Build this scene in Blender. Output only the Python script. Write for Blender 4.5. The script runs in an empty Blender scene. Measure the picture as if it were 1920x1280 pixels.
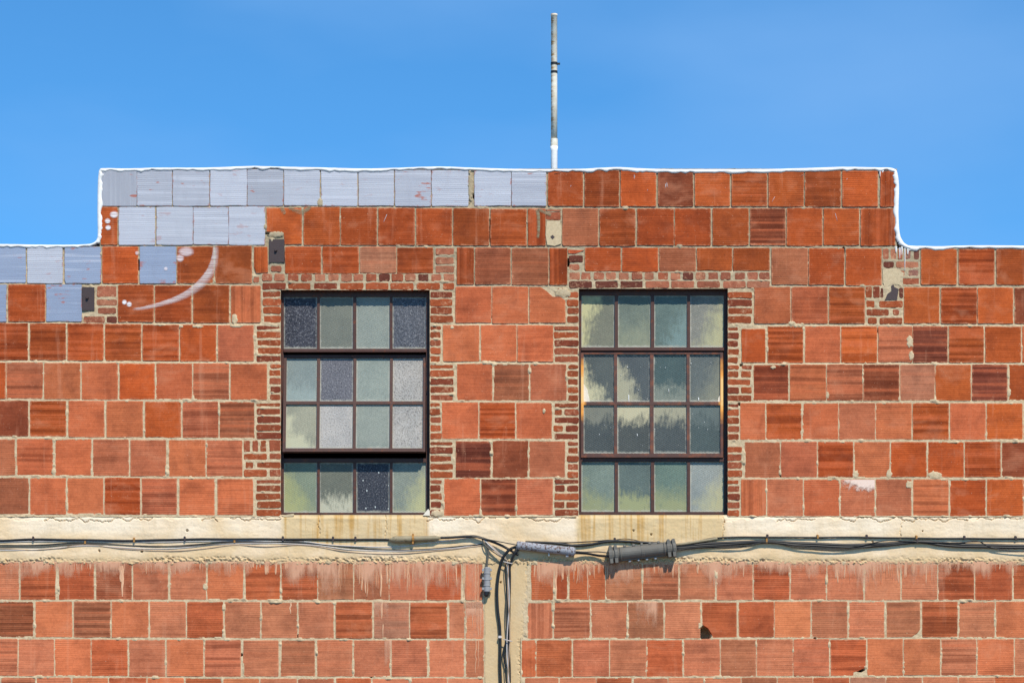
import bpy, bmesh, math, random
import numpy as np
from mathutils import Vector, Matrix
random.seed(7); RNG = np.random.RandomState(7)
C = bpy.context.scene.collection
SC = bpy.context.scene

# ------------------------------------------------------------------ camera, sky, sun, exposure
S = 0.00435            # metres of wall face per photograph pixel
ZC = 6.0               # height of the photograph's centre row on the wall face (y = 0)
D = 22.0               # camera distance from the wall face
CZ = 1.7               # eye height
cam = bpy.data.cameras.new('camera'); camo = bpy.data.objects.new('camera', cam); C.objects.link(camo)
camo.location = (0, -D, CZ); camo.rotation_euler = (math.pi/2, 0, 0)
cam.sensor_width = 36; cam.lens = 36*D/(1920*S); cam.shift_y = (ZC-CZ)/(1920*S)
cam.clip_end = 5000
SC.camera = camo

SUN = Vector((3.0, -8.0, 9.6)).normalized()          # towards the sun
el = math.asin(SUN.z); az = math.atan2(SUN.x, SUN.y)
w = bpy.data.worlds.new('World'); SC.world = w; w.use_nodes = True
nt = w.node_tree; nt.nodes.clear()
sky = nt.nodes.new('ShaderNodeTexSky'); sky.sky_type = 'NISHITA'; sky.sun_disc = False
sky.sun_elevation = el; sky.sun_rotation = az
sky.altitude = 2500; sky.air_density = 1.0; sky.dust_density = 0.0; sky.ozone_density = 1.0
hs = nt.nodes.new('ShaderNodeMix'); hs.data_type = 'RGBA'; hs.blend_type = 'MULTIPLY'; hs.inputs[0].default_value = 1
hs.inputs[7].default_value = (0.385, 0.90, 1.20, 1)
tcw = nt.nodes.new('ShaderNodeTexCoord'); mpw = nt.nodes.new('ShaderNodeMapping')
mpw.inputs['Scale'].default_value = (2.2, 2.2, 6.0); mpw.inputs['Rotation'].default_value = (0, 0.5, 0); mpw.inputs['Location'].default_value = (13.6, 7.2, 18.4)
ciw = nt.nodes.new('ShaderNodeTexNoise'); ciw.inputs['Scale'].default_value = 1.6; ciw.inputs['Detail'].default_value = 5
ciw.inputs['Roughness'].default_value = 0.45
rmw = nt.nodes.new('ShaderNodeMapRange'); rmw.inputs[1].default_value = 0.50; rmw.inputs[2].default_value = 0.72
rmw.inputs[3].default_value = 0; rmw.inputs[4].default_value = 0.50
cmx = nt.nodes.new('ShaderNodeMix'); cmx.data_type = 'RGBA'; cmx.inputs[7].default_value = (1.75, 3.45, 6.3, 1)
bg = nt.nodes.new('ShaderNodeBackground'); bg.inputs['Strength'].default_value = 0.15
ow = nt.nodes.new('ShaderNodeOutputWorld')
L = nt.links.new
L(sky.outputs[0], hs.inputs[6]); L(tcw.outputs['Generated'], mpw.inputs[0]); L(mpw.outputs[0], ciw.inputs['Vector'])
L(ciw.outputs[0], rmw.inputs[0]); L(rmw.outputs[0], cmx.inputs[0]); L(hs.outputs[2], cmx.inputs[6])
L(cmx.outputs[2], bg.inputs['Color']); L(bg.outputs[0], ow.inputs['Surface'])
sl = bpy.data.lights.new('sun', 'SUN'); sl.energy = 5.0; sl.angle = math.radians(0.5); sl.color = (1.0, 0.925, 0.79)
so = bpy.data.objects.new('sun', sl); C.objects.link(so); so.location = (6, -14, 24)
so.rotation_euler = SUN.to_track_quat('Z', 'Y').to_euler()
vs = SC.view_settings; vs.view_transform = 'Standard'; vs.look = 'None'; vs.exposure = 0.0; vs.gamma = 1.0
vs.use_curve_mapping = False
LIT = 1.05             # what a white face of the wall shows in this light (linear), used to turn seen colours into base colours

# ------------------------------------------------------------------ coordinates and helpers
def W(px, py, y=0.0):
    """a point of the facade: photograph position on the wall face, y metres behind it"""
    return Vector(((px-960)*S, y, ZC-(py-640)*S))
def AT(px, py, y):
    """the point seen at that position when it lies y metres behind the face"""
    p = W(px, py); k = (D+y)/D
    return Vector((p.x*k, y, CZ+(p.z-CZ)*k))
def lin(c): c /= 255.0; return c/12.92 if c <= .04045 else ((c+.055)/1.055)**2.4
def base(r, g, b, f=None):
    f = f or LIT
    return tuple(min(.86, lin(v)/f) for v in (r, g, b))

def tag(o, label=None, cat=None, group=None, kind=None):
    for k, v in (('label', label), ('category', cat), ('group', group), ('kind', kind)):
        if v: o[k] = v
    return o
def empty(name, loc):
    o = bpy.data.objects.new(name, None); C.objects.link(o); o.location = loc; return o
def put(name, me, m, parent=None, loc=None):
    if m and not me.materials: me.materials.append(m)
    o = bpy.data.objects.new(name, me); C.objects.link(o)
    if loc is not None: o.location = loc
    if parent:
        o.parent = parent; o.matrix_parent_inverse = Matrix.Identity(4)
        o.location = Vector(loc if loc is not None else (0, 0, 0)) - WPOS.get(parent.name, Vector())
    WPOS[o.name] = Vector(loc if loc is not None else (0, 0, 0))
    return o
WPOS = {}
def mesh(name, vs_, fs, smooth=False):
    me = bpy.data.meshes.new(name); me.from_pydata([tuple(v) for v in vs_], [], fs); me.update()
    if smooth: me.polygons.foreach_set('use_smooth', [True]*len(me.polygons))
    return me

class MB:
    def __init__(s): s.v = []; s.f = []
    def box(s, a, b):
        x0, x1 = sorted((a[0], b[0])); y0, y1 = sorted((a[1], b[1])); z0, z1 = sorted((a[2], b[2])); n = len(s.v)
        s.v += [(x0,y0,z0),(x1,y0,z0),(x1,y1,z0),(x0,y1,z0),(x0,y0,z1),(x1,y0,z1),(x1,y1,z1),(x0,y1,z1)]
        s.f += [tuple(n+i for i in q) for q in ((0,3,2,1),(4,5,6,7),(0,1,5,4),(1,2,6,5),(2,3,7,6),(3,0,4,7))]
    def lathe(s, p, q, prof, n=16):
        """rings round the axis p-q: prof = (position 0..1, radius)"""
        p = Vector(p); q = Vector(q); ax = (q-p); u = ax.orthogonal().normalized(); w_ = ax.normalized().cross(u)
        b = len(s.v)
        for t, r in prof:
            c = p+ax*t
            for i in range(n):
                a = 2*math.pi*i/n; s.v.append(tuple(c+u*(r*math.cos(a))+w_*(r*math.sin(a))))
        for k in range(len(prof)-1):
            for i in range(n):
                j = (i+1) % n; s.f.append((b+k*n+i, b+k*n+j, b+k*n+n+j, b+k*n+n+i))
        s.f.append(tuple(b+i for i in reversed(range(n)))); e = b+(len(prof)-1)*n; s.f.append(tuple(e+i for i in range(n)))
    def tube(s, pts, r, n=7, rfun=None):
        pts = [Vector(p) for p in pts]; b = len(s.v)
        for k, p in enumerate(pts):
            t = (pts[min(k+1, len(pts)-1)]-pts[max(k-1, 0)]).normalized()
            u = t.cross(Vector((0, 1, 0)));  u = u.normalized() if u.length > 1e-4 else Vector((1, 0, 0)); w_ = t.cross(u)
            rr = r*(rfun(k/(len(pts)-1)) if rfun else 1)
            for i in range(n):
                a = 2*math.pi*i/n; s.v.append(tuple(p+u*(rr*math.cos(a))+w_*(rr*math.sin(a))))
        for k in range(len(pts)-1):
            for i in range(n):
                j = (i+1) % n; s.f.append((b+k*n+i, b+k*n+n+i, b+k*n+n+j, b+k*n+j))
        s.f.append(tuple(b+i for i in range(n))); e = b+(len(pts)-1)*n; s.f.append(tuple(e+i for i in reversed(range(n))))
    def prism(s, outline, y0, y1):
        """outline in world x,z; extruded from y0 (front) to y1"""
        n = len(outline); b = len(s.v)
        s.v += [(x, y0, z) for x, z in outline]+[(x, y1, z) for x, z in outline]
        s.f.append(tuple(b+i for i in range(n))); s.f.append(tuple(b+n+i for i in reversed(range(n))))
        for i in range(n):
            j = (i+1) % n; s.f.append((b+i, b+n+i, b+n+j, b+j))
    def build(s, name, m, parent=None, loc=None, smooth=False):
        vv = s.v
        if loc is not None: vv = [(a-loc[0], b-loc[1], c-loc[2]) for a, b, c in vv]
        me = mesh(name, vv, s.f, smooth)
        bm = bmesh.new(); bm.from_mesh(me); bmesh.ops.recalc_face_normals(bm, faces=bm.faces); bm.to_mesh(me); bm.free()
        return put(name, me, m, parent, loc)

def smoothline(pts, per=8):
    """Catmull-Rom through tuples of any length"""
    P = [np.array(p, float) for p in pts]; P = [2*P[0]-P[1]]+P+[2*P[-1]-P[-2]]; out = []
    for i in range(1, len(P)-2):
        for k in range(per):
            t = k/per
            out.append(.5*((2*P[i])+(-P[i-1]+P[i+1])*t+(2*P[i-1]-5*P[i]+4*P[i+1]-P[i+2])*t*t+(-P[i-1]+3*P[i]-3*P[i+1]+P[i+2])*t**3))
    out.append(P[-2]); return out

# value noise on arrays
_LAT = RNG.rand(512, 512)
def vnoise(x, y):
    xi = np.floor(x).astype(int); yi = np.floor(y).astype(int); fx = x-xi; fy = y-yi
    fx = fx*fx*(3-2*fx); fy = fy*fy*(3-2*fy); g = lambda a, b: _LAT[a % 512, b % 512]
    return (g(xi, yi)*(1-fx)+g(xi+1, yi)*fx)*(1-fy)+(g(xi, yi+1)*(1-fx)+g(xi+1, yi+1)*fx)*fy
def fnoise(x, y, o=3):
    s_ = 0; a = 1; t = 0
    for k in range(o): s_ = s_+a*vnoise(x*2**k+17*k, y*2**k+31*k); t += a; a *= .55
    return s_/t

# ------------------------------------------------------------------ materials
class NM:
    """a node material being written"""
    def __init__(s, name, rough=.8, spec=.25):
        s.m = bpy.data.materials.new(name); s.m.use_nodes = True; s.t = s.m.node_tree; s.t.nodes.clear()
        s.out = s.n('ShaderNodeOutputMaterial'); s.b = s.n('ShaderNodeBsdfPrincipled')
        s.l(s.b.outputs[0], s.out.inputs[0]); s.b.inputs['Roughness'].default_value = rough
        s.b.inputs['Specular IOR Level'].default_value = spec
        s.tc = s.n('ShaderNodeTexCoord'); s.oi = s.n('ShaderNodeObjectInfo')
    def n(s, t): return s.t.nodes.new(t)
    def l(s, a, b): s.t.links.new(a, b)
    def val(s, sock, v):
        if hasattr(v, 'links'): s.l(v, sock)
        else: sock.default_value = (tuple(v)+(1,))[:4] if isinstance(v, (tuple, list)) and sock.type == 'RGBA' else v
    def coord(s, scale=(1, 1, 1), rnd=True, src='Object', rot=(0, 0, 0)):
        mp = s.n('ShaderNodeMapping'); mp.inputs['Scale'].default_value = scale; mp.inputs['Rotation'].default_value = rot
        if rnd:
            ad = s.n('ShaderNodeVectorMath'); ad.operation = 'MULTIPLY_ADD'
            cb = s.n('ShaderNodeCombineXYZ'); s.l(s.oi.outputs['Random'], cb.inputs[0]); s.l(s.oi.outputs['Random'], cb.inputs[1]); s.l(s.oi.outputs['Random'], cb.inputs[2])
            s.l(cb.outputs[0], ad.inputs[0]); ad.inputs[1].default_value = (37, 91, 53); s.l(s.tc.outputs[src], ad.inputs[2])
            s.l(ad.outputs[0], mp.inputs[0])
        else: s.l(s.tc.outputs[src], mp.inputs[0])
        return mp.outputs[0]
    def noise(s, co, scale, detail=3, rough=.55, dist=0):
        t = s.n('ShaderNodeTexNoise'); s.l(co, t.inputs['Vector']); t.inputs['Scale'].default_value = scale
        t.inputs['Detail'].default_value = detail; t.inputs['Roughness'].default_value = rough; t.inputs['Distortion'].default_value = dist
        return t.outputs[0]
    def rng(s, v, a, b, c=0., d=1.):
        t = s.n('ShaderNodeMapRange'); s.val(t.inputs[0], v)
        for i, x in enumerate((a, b, c, d)): s.val(t.inputs[i+1], x)
        return t.outputs[0]
    def math(s, op, a, b=0., c=0.):
        t = s.n('ShaderNodeMath'); t.operation = op; s.val(t.inputs[0], a); s.val(t.inputs[1], b); s.val(t.inputs[2], c); return t.outputs[0]
    def mix(s, f, a, b, mode='MIX'):
        t = s.n('ShaderNodeMix'); t.data_type = 'RGBA'; t.blend_type = mode
        s.val(t.inputs[0], f); s.val(t.inputs[6], a); s.val(t.inputs[7], b); return t.outputs[2]
    def sep(s, co):
        t = s.n('ShaderNodeSeparateXYZ'); s.l(co, t.inputs[0]); return t.outputs
    def grey(s, v):
        t = s.n('ShaderNodeCombineColor'); [s.val(t.inputs[i], v) for i in range(3)]; return t.outputs[0]
    def bump(s, h, strength=.4, dist=.003):
        t = s.n('ShaderNodeBump'); t.inputs['Strength'].default_value = strength; t.inputs['Distance'].default_value = dist
        s.l(h, t.inputs['Height']); s.l(t.outputs[0], s.b.inputs['Normal'])
    def color(s, c): s.val(s.b.inputs['Base Color'], c); return s

TERRA = base(176, 78, 46)
def tile_material(name, vert=False, paint=False, loose=False):
    N = NM(name, .8, .10)
    if loose:
        g = N.n('ShaderNodeNewGeometry'); r = N.n('ShaderNodeValToRGB'); N.l(g.outputs['Random Per Island'], r.inputs[0])
        e = r.color_ramp.elements; e[0].color = base(150, 78, 58)+(1,); e[1].color = base(212, 112, 76)+(1,)
        col = r.outputs[0]; band = .5
    else: col = N.oi.outputs['Color']; band = N.oi.outputs['Alpha']
    o = N.coord(); x, y, z = N.sep(o)
    ac = x if vert else z
    # fired blotches
    blot = N.noise(o, 5.5, 3, .5, .6)
    c = N.mix(N.rng(blot, .48, .74, 0, .55), col, N.mix(1., col, (.50, .46, .46), 'MULTIPLY'))
    c = N.mix(N.rng(N.noise(o, 8, 2), .56, .8, 0, .28), c, base(218, 132, 96))
    # extruder bands across the face
    st = N.coord((30, 4, .6) if vert else (.6, 4, 30))
    bn = N.noise(st, 1.0, 2, .45)
    fine = N.noise(N.coord((150, 6, 3) if vert else (3, 6, 150)), 1.0, 2, .5)
    bd = N.mix(1., c, (.66, .60, .58), 'MULTIPLY'); bl = N.mix(.55, c, base(226, 118, 76))
    f1 = N.math('MULTIPLY', N.rng(bn, .50, .60), band); f2 = N.math('MULTIPLY', N.rng(bn, .46, .37), N.math('MULTIPLY', band, .65))
    c = N.mix(f1, c, bd); c = N.mix(f2, c, bl)
    c = N.mix(N.rng(fine, .46, .62, 0, .28), c, N.mix(1., c, (.62, .56, .54), 'MULTIPLY'))
    # fine grain, dust and pale specks
    c = N.mix(N.rng(N.noise(o, 190, 2, .6), .3, .7, .0, .22), c, N.mix(1., c, (.62, .58, .56), 'MULTIPLY'))
    c = N.mix(N.rng(N.noise(o, 45, 4, .7), .42, .66, 0, .38), c, N.mix(1., c, (.6, .56, .55), 'MULTIPLY'))
    c = N.mix(N.rng(N.noise(o, 105, 1, .5), .73, .82, 0, .55), c, base(232, 190, 160))
    gx_, gy_, gz_ = N.sep(N.tc.outputs['Generated'])
    em = N.math('MINIMUM', N.math('MINIMUM', gx_, N.math('SUBTRACT', 1., gx_)), N.math('MINIMUM', gz_, N.math('SUBTRACT', 1., gz_)))
    if not loose:
        en = N.noise(o, 28, 4, .7)
        dust = N.rng(N.math('ADD', em, N.math('MULTIPLY', N.math('SUBTRACT', en, .5), -.16)), .035, -.02, 0, .75)
        c = N.mix(dust, c, base(216, 152, 116))
    big = N.noise(N.coord((1, 1, 1.8)), 3.2, 4, .6, .4)
    c = N.mix(N.rng(big, .50, .70, 0, .5), c, N.mix(1., c, (.55, .50, .49), 'MULTIPLY'))
    c = N.mix(N.rng(big, .44, .30, 0, .30), c, base(208, 138, 104))
    c = N.mix(N.rng(N.noise(o, 62, 2, .6), .70, .76, 0, .55), c, N.mix(1., c, (.35, .3, .3), 'MULTIPLY'))
    pos = N.n('ShaderNodeNewGeometry').outputs['Position']
    def pmap(sc):
        mp = N.n('ShaderNodeMapping'); mp.inputs['Scale'].default_value = sc; N.l(pos, mp.inputs[0]); return mp.outputs[0]
    soot = N.noise(pmap((1, 1, 1)), 1.7, 5, .62); run = N.noise(pmap((9, 1, .8)), 1.0, 5, .65)
    c = N.mix(N.rng(soot, .52, .72, 0, .45), c, N.mix(1., c, (.62, .60, .62), 'MULTIPLY'))
    c = N.mix(N.rng(run, .56, .74, 0, .35), c, N.mix(1., c, (.60, .58, .60), 'MULTIPLY'))
    c = N.mix(N.rng(run, .42, .30, 0, .30), c, base(214, 150, 118))
    if paint:
        pc = N.oi.outputs['Color']
        worn = N.noise(N.coord((6, 6, 60)), 1.0, 4, .6)
        area = N.noise(N.coord((9, 9, 9)), 1.0, 2, .5)
        f = N.rng(N.math('ADD', N.math('MULTIPLY', worn, .6), N.math('MULTIPLY', area, .7)), .79, .83, 0, .85)
        f = N.math('MULTIPLY', f, band)
        pc2 = N.mix(N.rng(fine, .4, .65, 0, .35), pc, N.mix(1., pc, (.72, .74, .79), 'MULTIPLY'))
        pc2 = N.mix(N.rng(bn, .5, .62, 0, .3), pc2, N.mix(1., pc, (.78, .79, .83), 'MULTIPLY'))
        pc2 = N.mix(N.rng(bn, .42, .34, 0, .35), pc2, base(208, 211, 222))
        pc2 = N.mix(N.rng(N.noise(N.coord((4, 4, 1.2)), 3., 4, .6), .5, .72, 0, .35), pc2, N.mix(1., pc, (.80, .80, .82), 'MULTIPLY'))
        f = N.math('MAXIMUM', f, N.rng(N.math('ADD', em, N.math('MULTIPLY', N.math('SUBTRACT', N.noise(o, 22, 4, .7), .5), -.22)), .015, -.025, 0, .8))
        c = N.mix(f, pc2, N.mix(.35, TERRA, base(160, 120, 110)))
    N.color(c)
    # combed grooves
    wv = N.math('SINE', N.math('MULTIPLY', ac, 2*math.pi/.0165))
    h = N.math('ADD', N.math('MULTIPLY', wv, N.rng(N.noise(N.coord((1, 1, 1)), 3., 1), .35, .7, .04, .30)), N.math('ADD', N.math('MULTIPLY', fine, 1.1), N.math('MULTIPLY', N.noise(o, 130, 3, .6), 1.0)))
    N.bump(h, .48, .0035)
    N.l(N.rng(blot, .3, .7, .9, .65), N.b.inputs['Roughness'])
    return N.m
M = {}
M['tile'] = tile_material('terracotta'); M['tile_vert'] = tile_material('terracotta_upright', True)
M['paint'] = tile_material('painted_terracotta', False, True); M['paint_vert'] = tile_material('painted_terracotta_upright', True, True)
M['tile_loose'] = tile_material('terracotta_mixed', loose=True)

N = NM('red_brick', .9, .15); o = N.coord()
c = N.mix(N.rng(N.noise(o, 22, 3), .4, .7, 0, .55), N.oi.outputs['Color'], N.mix(1., N.oi.outputs['Color'], (.5, .44, .42), 'MULTIPLY'))
c = N.mix(N.rng(N.noise(o, 30, 3, .6), .56, .72, 0, .55), c, base(205, 160, 125))
N.color(c); N.bump(N.noise(o, 90, 4, .65), .8, .006); M['brick'] = N.m

N = NM('mortar', .95, .1); o = N.coord(rnd=False, src='Object'); x, y, z = N.sep(o)
warm = base(208, 186, 152); cool = base(170, 156, 130)
up = N.rng(N.math('ADD', z, N.math('MULTIPLY', N.noise(o, 1.5, 3), .8)), 6.5, 7.1)
c = N.mix(up, warm, cool)
c = N.mix(N.rng(N.noise(o, 30, 5, .7), .44, .70, 0, .7), c, base(156, 134, 102))
c = N.mix(N.rng(N.noise(o, 8, 3), .55, .75, 0, .45), c, base(226, 206, 172))
N.color(c); N.bump(N.noise(o, 170, 4, .7), .7, .004); M['mortar'] = N.m

N = NM('concrete', .92, .15); o = N.coord(rnd=False); x, y, z = N.sep(o)
st = N.noise(N.coord((5, 5, .5), False), 1.0, 3, .5)
c = N.mix(N.rng(N.noise(o, 3.2, 4, .6), .4, .68), base(222, 193, 152), base(236, 213, 182))
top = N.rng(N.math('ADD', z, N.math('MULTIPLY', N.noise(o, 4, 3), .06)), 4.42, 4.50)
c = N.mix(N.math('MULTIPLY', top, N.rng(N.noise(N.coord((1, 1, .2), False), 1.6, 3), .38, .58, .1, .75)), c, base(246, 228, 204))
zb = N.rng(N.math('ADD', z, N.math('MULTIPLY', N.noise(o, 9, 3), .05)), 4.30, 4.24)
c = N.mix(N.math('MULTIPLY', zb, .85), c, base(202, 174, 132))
# rain wash under the two window sills, with rust tinted runs
def sillmask(px0, px1):
    a = N.rng(x, (px0-960)*S-.01, (px0-960)*S+.03); b = N.rng(x, (px1-960)*S+.03, (px1-960)*S-.02); return N.math('MULTIPLY', a, b)
sm = N.math('MAXIMUM', sillmask(527, 800), sillmask(1078, 1357))
sz = N.rng(N.math('ADD', z, N.math('MULTIPLY', N.noise(N.coord((9, 9, 1), False), 1.0, 3), .12)), 4.34, 4.46)
sm = N.math('MULTIPLY', sm, sz)
c = N.mix(N.math('MULTIPLY', sm, .8), c, base(208, 180, 132))
run = N.noise(N.coord((28, 5, 1.2), False), 1.0, 3, .5)
c = N.mix(N.math('MULTIPLY', sm, N.rng(run, .50, .66, 0, .85)), c, base(190, 146, 80))
c = N.mix(N.rng(st, .56, .8, 0, .35), c, base(196, 170, 128))
c = N.mix(N.rng(N.noise(o, 50, 5, .75), .54, .74, 0, .35), c, base(166, 144, 110))
c = N.mix(N.rng(N.noise(N.coord((10, 4, 1.6), False), 1.3, 5, .7), .56, .74, 0, .55), c, base(196, 178, 148))
c = N.mix(N.rng(N.noise(o, 2.2, 5, .65), .55, .72, 0, .5), c, base(204, 186, 156))
c = N.mix(N.rng(N.noise(o, 16, 5, .75), .62, .76, 0, .5), c, base(150, 128, 95))
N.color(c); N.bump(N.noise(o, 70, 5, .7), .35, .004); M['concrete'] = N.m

def plain(name, col, rough=.6, spec=.3, var=.3, sc=30, bump=.2, metal=0, second=None, thr=(.5, .7)):
    N = NM(name, rough, spec); o = N.coord(rnd=False)
    c = N.mix(N.rng(N.noise(o, sc, 4, .6), .35, .7, 0, var), col, N.mix(1., col, (.55, .52, .5), 'MULTIPLY'))
    if second: c = N.mix(N.rng(N.noise(o, sc*1.3, 5, .65), thr[0], thr[1]), c, second)
    N.color(c); N.bump(N.noise(o, sc*4, 3), bump, .003); N.b.inputs['Metallic'].default_value = metal; return N.m
M['coating'] = plain('white_roof_coating', (.83, .83, .82), .7, .15, .35, 9, .6, second=base(196, 190, 178), thr=(.60, .75))
M['steel'] = plain('brown_window_paint', base(82, 54, 46), .5, .3, .35, 18, .3, second=base(116, 62, 36), thr=(.56, .72))
M['plate'] = plain('dark_brown_iron', base(66, 52, 52), .6, .4, .3, 20, .3)
M['black'] = plain('black_cable_sheath', base(30, 31, 34), .45, .4, .3, 12, .1)
M['lead'] = plain('grey_cable_sheath', base(92, 86, 78), .55, .4, .4, 10, .2)
M['silver'] = plain('pale_grey_wire', base(206, 198, 194), .5, .4, .25, 10, .1)
M['tan_wire'] = plain('tan_wire', base(176, 150, 126), .5, .4, .25, 10, .1)
M['sleeve'] = plain('weathered_sleeve', base(150, 138, 112), .6, .3, .5, 14, .4, second=base(100, 84, 60), thr=(.55, .7))
M['strap'] = plain('ochre_strap', base(170, 122, 62), .6, .3, .3, 20, .2)
M['flaked'] = plain('flaking_blue_grey_paint', base(160, 162, 170), .65, .15, .35, 40, .6, second=base(92, 66, 54), thr=(.535, .565))
M['closure'] = plain('dark_grey_plastic', base(112, 109, 103), .6, .2, .4, 12, .25)
M['box'] = plain('grey_plastic', base(150, 150, 152), .5, .25, .2, 12, .1)
M['bolt'] = plain('bright_bolt', base(190, 192, 194), .4, .5, .2, 20, .1)
M['roof'] = plain('roof_felt', (.2, .2, .2), .9, .1, .4, 2, .4)
M['dark'] = plain('dim_interior', (.03, .03, .03), .9, .1, .2, 2, .1)
M['asphalt'] = plain('asphalt', (.055, .055, .056), .9, .2, .5, 6, .5)
M['pave'] = plain('pavement', (.30, .29, .27), .9, .2, .4, 4, .4)
M['drip'] = plain('mortar_run', base(228, 182, 146), .92, .1, .35, 30, .3)
M['smear'] = plain('mortar_smear', base(206, 186, 152), .95, .1, .45, 45, .6)
M['caulk'] = plain('white_mortar', base(232, 222, 204), .95, .1, .3, 30, .5)

# sprayed paint that thins out to its edges (UV: v across, u along)
def spray(name, col, strength, blob=False):
    N = NM(name, .7, .2); N.color(col)
    u, v, _ = N.sep(N.tc.outputs['UV'])
    if blob:
        du = N.math('SUBTRACT', u, .5); dv = N.math('SUBTRACT', v, .5)
        d = N.math('SQRT', N.math('ADD', N.math('MULTIPLY', du, du), N.math('MULTIPLY', dv, dv))); a = N.rng(d, .5, .28)
    else:
        e = N.math('MULTIPLY', N.rng(v, 0, .14), N.rng(v, 1., .55, 0, 1))
        a = N.math('MULTIPLY', e, N.math('MULTIPLY', N.rng(u, 0, .05), N.rng(u, 1, .93)))
    o = N.coord((3, 3, 140), False); g = N.noise(o, 1.0, 3, .6)
    a = N.math('MULTIPLY', a, N.rng(g, .36, .60, .25, 1.)); N.val(N.b.inputs['Alpha'], N.math('MULTIPLY', a, strength)); return N.m
M['spray'] = spray('white_spray_paint', base(240, 230, 228), .62)
M['blob'] = spray('white_paint_spot', base(246, 242, 246), 1.0, True)
M['haze_blob'] = spray('thin_white_overspray', base(240, 226, 228), .8, True)
M['spray_green'] = spray('grey_green_spray', base(150, 140, 112), .9)

# window glass: obscured panes of several kinds
_pm = {}
def pane_material(kind, dirt=None, dcol=(182, 176, 140), amt=1.0, flecks=False):
    key = (kind, dirt, dcol, amt, flecks)
    if key in _pm: return _pm[key]
    N = NM('glass_'+kind+('_'+dirt if dirt else ''), .42, .22); o = N.coord(); lo = N.coord(rnd=False); x, y, z = N.sep(lo)
    c = N.oi.outputs['Color']
    cl = N.noise(o, 5, 3, .55)
    c = N.mix(N.rng(cl, .38, .68, 0, .55), c, N.mix(1., c, (.58, .63, .68), 'MULTIPLY'))
    edge = N.math('MULTIPLY', N.rng(N.math('ABSOLUTE', x), .120, .143), 1.0)
    if kind == 'grain':
        g = N.noise(o, 95, 2, .75); g2 = N.noise(o, 70, 1, .5)
        c = N.mix(N.rng(g, .55, .74, 0, .7), c, N.mix(.45, c, base(226, 224, 226)))
        c = N.mix(N.rng(g, .47, .34, 0, .8), c, N.mix(1., c, (.3, .3, .32), 'MULTIPLY'))
        c = N.mix(N.rng(g2, .70, .78, 0, .3), c, base(230, 228, 230))
        N.bump(g, .8, .004); N.b.inputs['Roughness'].default_value = .45
    else:
        a = 2*math.pi/.062
        zz = N.math('ADD', N.math('MULTIPLY', z, 1.7), 0)
        p = N.math('SINE', N.math('MULTIPLY', N.math('ADD', x, zz), a)); q = N.math('SINE', N.math('MULTIPLY', N.math('SUBTRACT', x, zz), a))
        wire = N.math('MAXIMUM', N.rng(N.math('ABSOLUTE', p), .42, .0), N.rng(N.math('ABSOLUTE', q), .42, .0))
        st = {'wired': .95, 'film': .5}[kind]
        c = N.mix(N.math('MULTIPLY', wire, N.rng(cl, .3, .7, st, st*.6)), c, N.mix(1., c, (.55, .58, .6), 'MULTIPLY'))
        g = N.noise(o, 85, 3, .7)
        c = N.mix(N.rng(g, .4, .65, 0, .6), c, N.mix(1., c, (.58, .62, .64), 'MULTIPLY'))
        N.bump(N.math('ADD', N.math('MULTIPLY', wire, .6), N.math('MULTIPLY', g, .5)), .5, .003)
    c = N.mix(N.math('MULTIPLY', edge, N.rng(N.noise(o, 12, 3), .3, .6, .1, .6)), c, base(176, 180, 178))
    if dirt:
        n1 = N.noise(o, 5.0, 6, .62, .8); n2 = N.noise(N.coord((60, 60, 16)), 1.0, 4, .65)
        wob = N.math('ADD', N.math('MULTIPLY', N.math('SUBTRACT', n1, .5), .42), N.math('MULTIPLY', N.math('SUBTRACT', n2, .5), .26))
        zz = {'low': N.math('MULTIPLY', z, -1.), 'high': z, 'left': N.math('SUBTRACT', N.math('MULTIPLY', z, -.75), x), 'right': N.math('ADD', N.math('MULTIPLY', z, -.6), x), 'topleft': N.math('ADD', N.math('MULTIPLY', z, .3), N.math('MULTIPLY', x, -1.3))}[dirt]
        sharp = kind == 'film' or dcol[2] > 144
        f = N.rng(N.math('ADD', zz, wob), .02 if sharp else -.03, .135 if sharp else .17)
        c = N.mix(N.math('MULTIPLY', f, amt), c, base(*dcol))
    if flecks:
        v = N.n('ShaderNodeTexVoronoi'); N.l(N.coord((1, 1, .6)), v.inputs['Vector']); v.inputs['Scale'].default_value = 26
        c = N.mix(N.rng(v.outputs['Distance'], .13, .09), c, base(214, 222, 220))
    gx_, gy_, gz_ = N.sep(N.tc.outputs['Generated'])
    em = N.math('MINIMUM', N.math('MINIMUM', gx_, N.math('SUBTRACT', 1., gx_)), N.math('MINIMUM', gz_, N.math('SUBTRACT', 1., gz_)))
    c = N.mix(N.rng(N.math('ADD', em, N.math('MULTIPLY', N.math('SUBTRACT', N.noise(o, 24, 4, .7), .5), -.10)), .055, .015, 0, .75), c, base(184, 182, 168))
    c = N.mix(N.rng(N.noise(o, 75, 2, .6), .72, .77, 0, .8), c, base(206, 204, 196))
    N.color(c)
    # obscured glass: most light scatters in the grimy face, a little passes through
    N.b.inputs['Transmission Weight'].default_value = .06; N.b.inputs['IOR'].default_value = 1.45
    _pm[key] = N.m; return N.m

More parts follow.
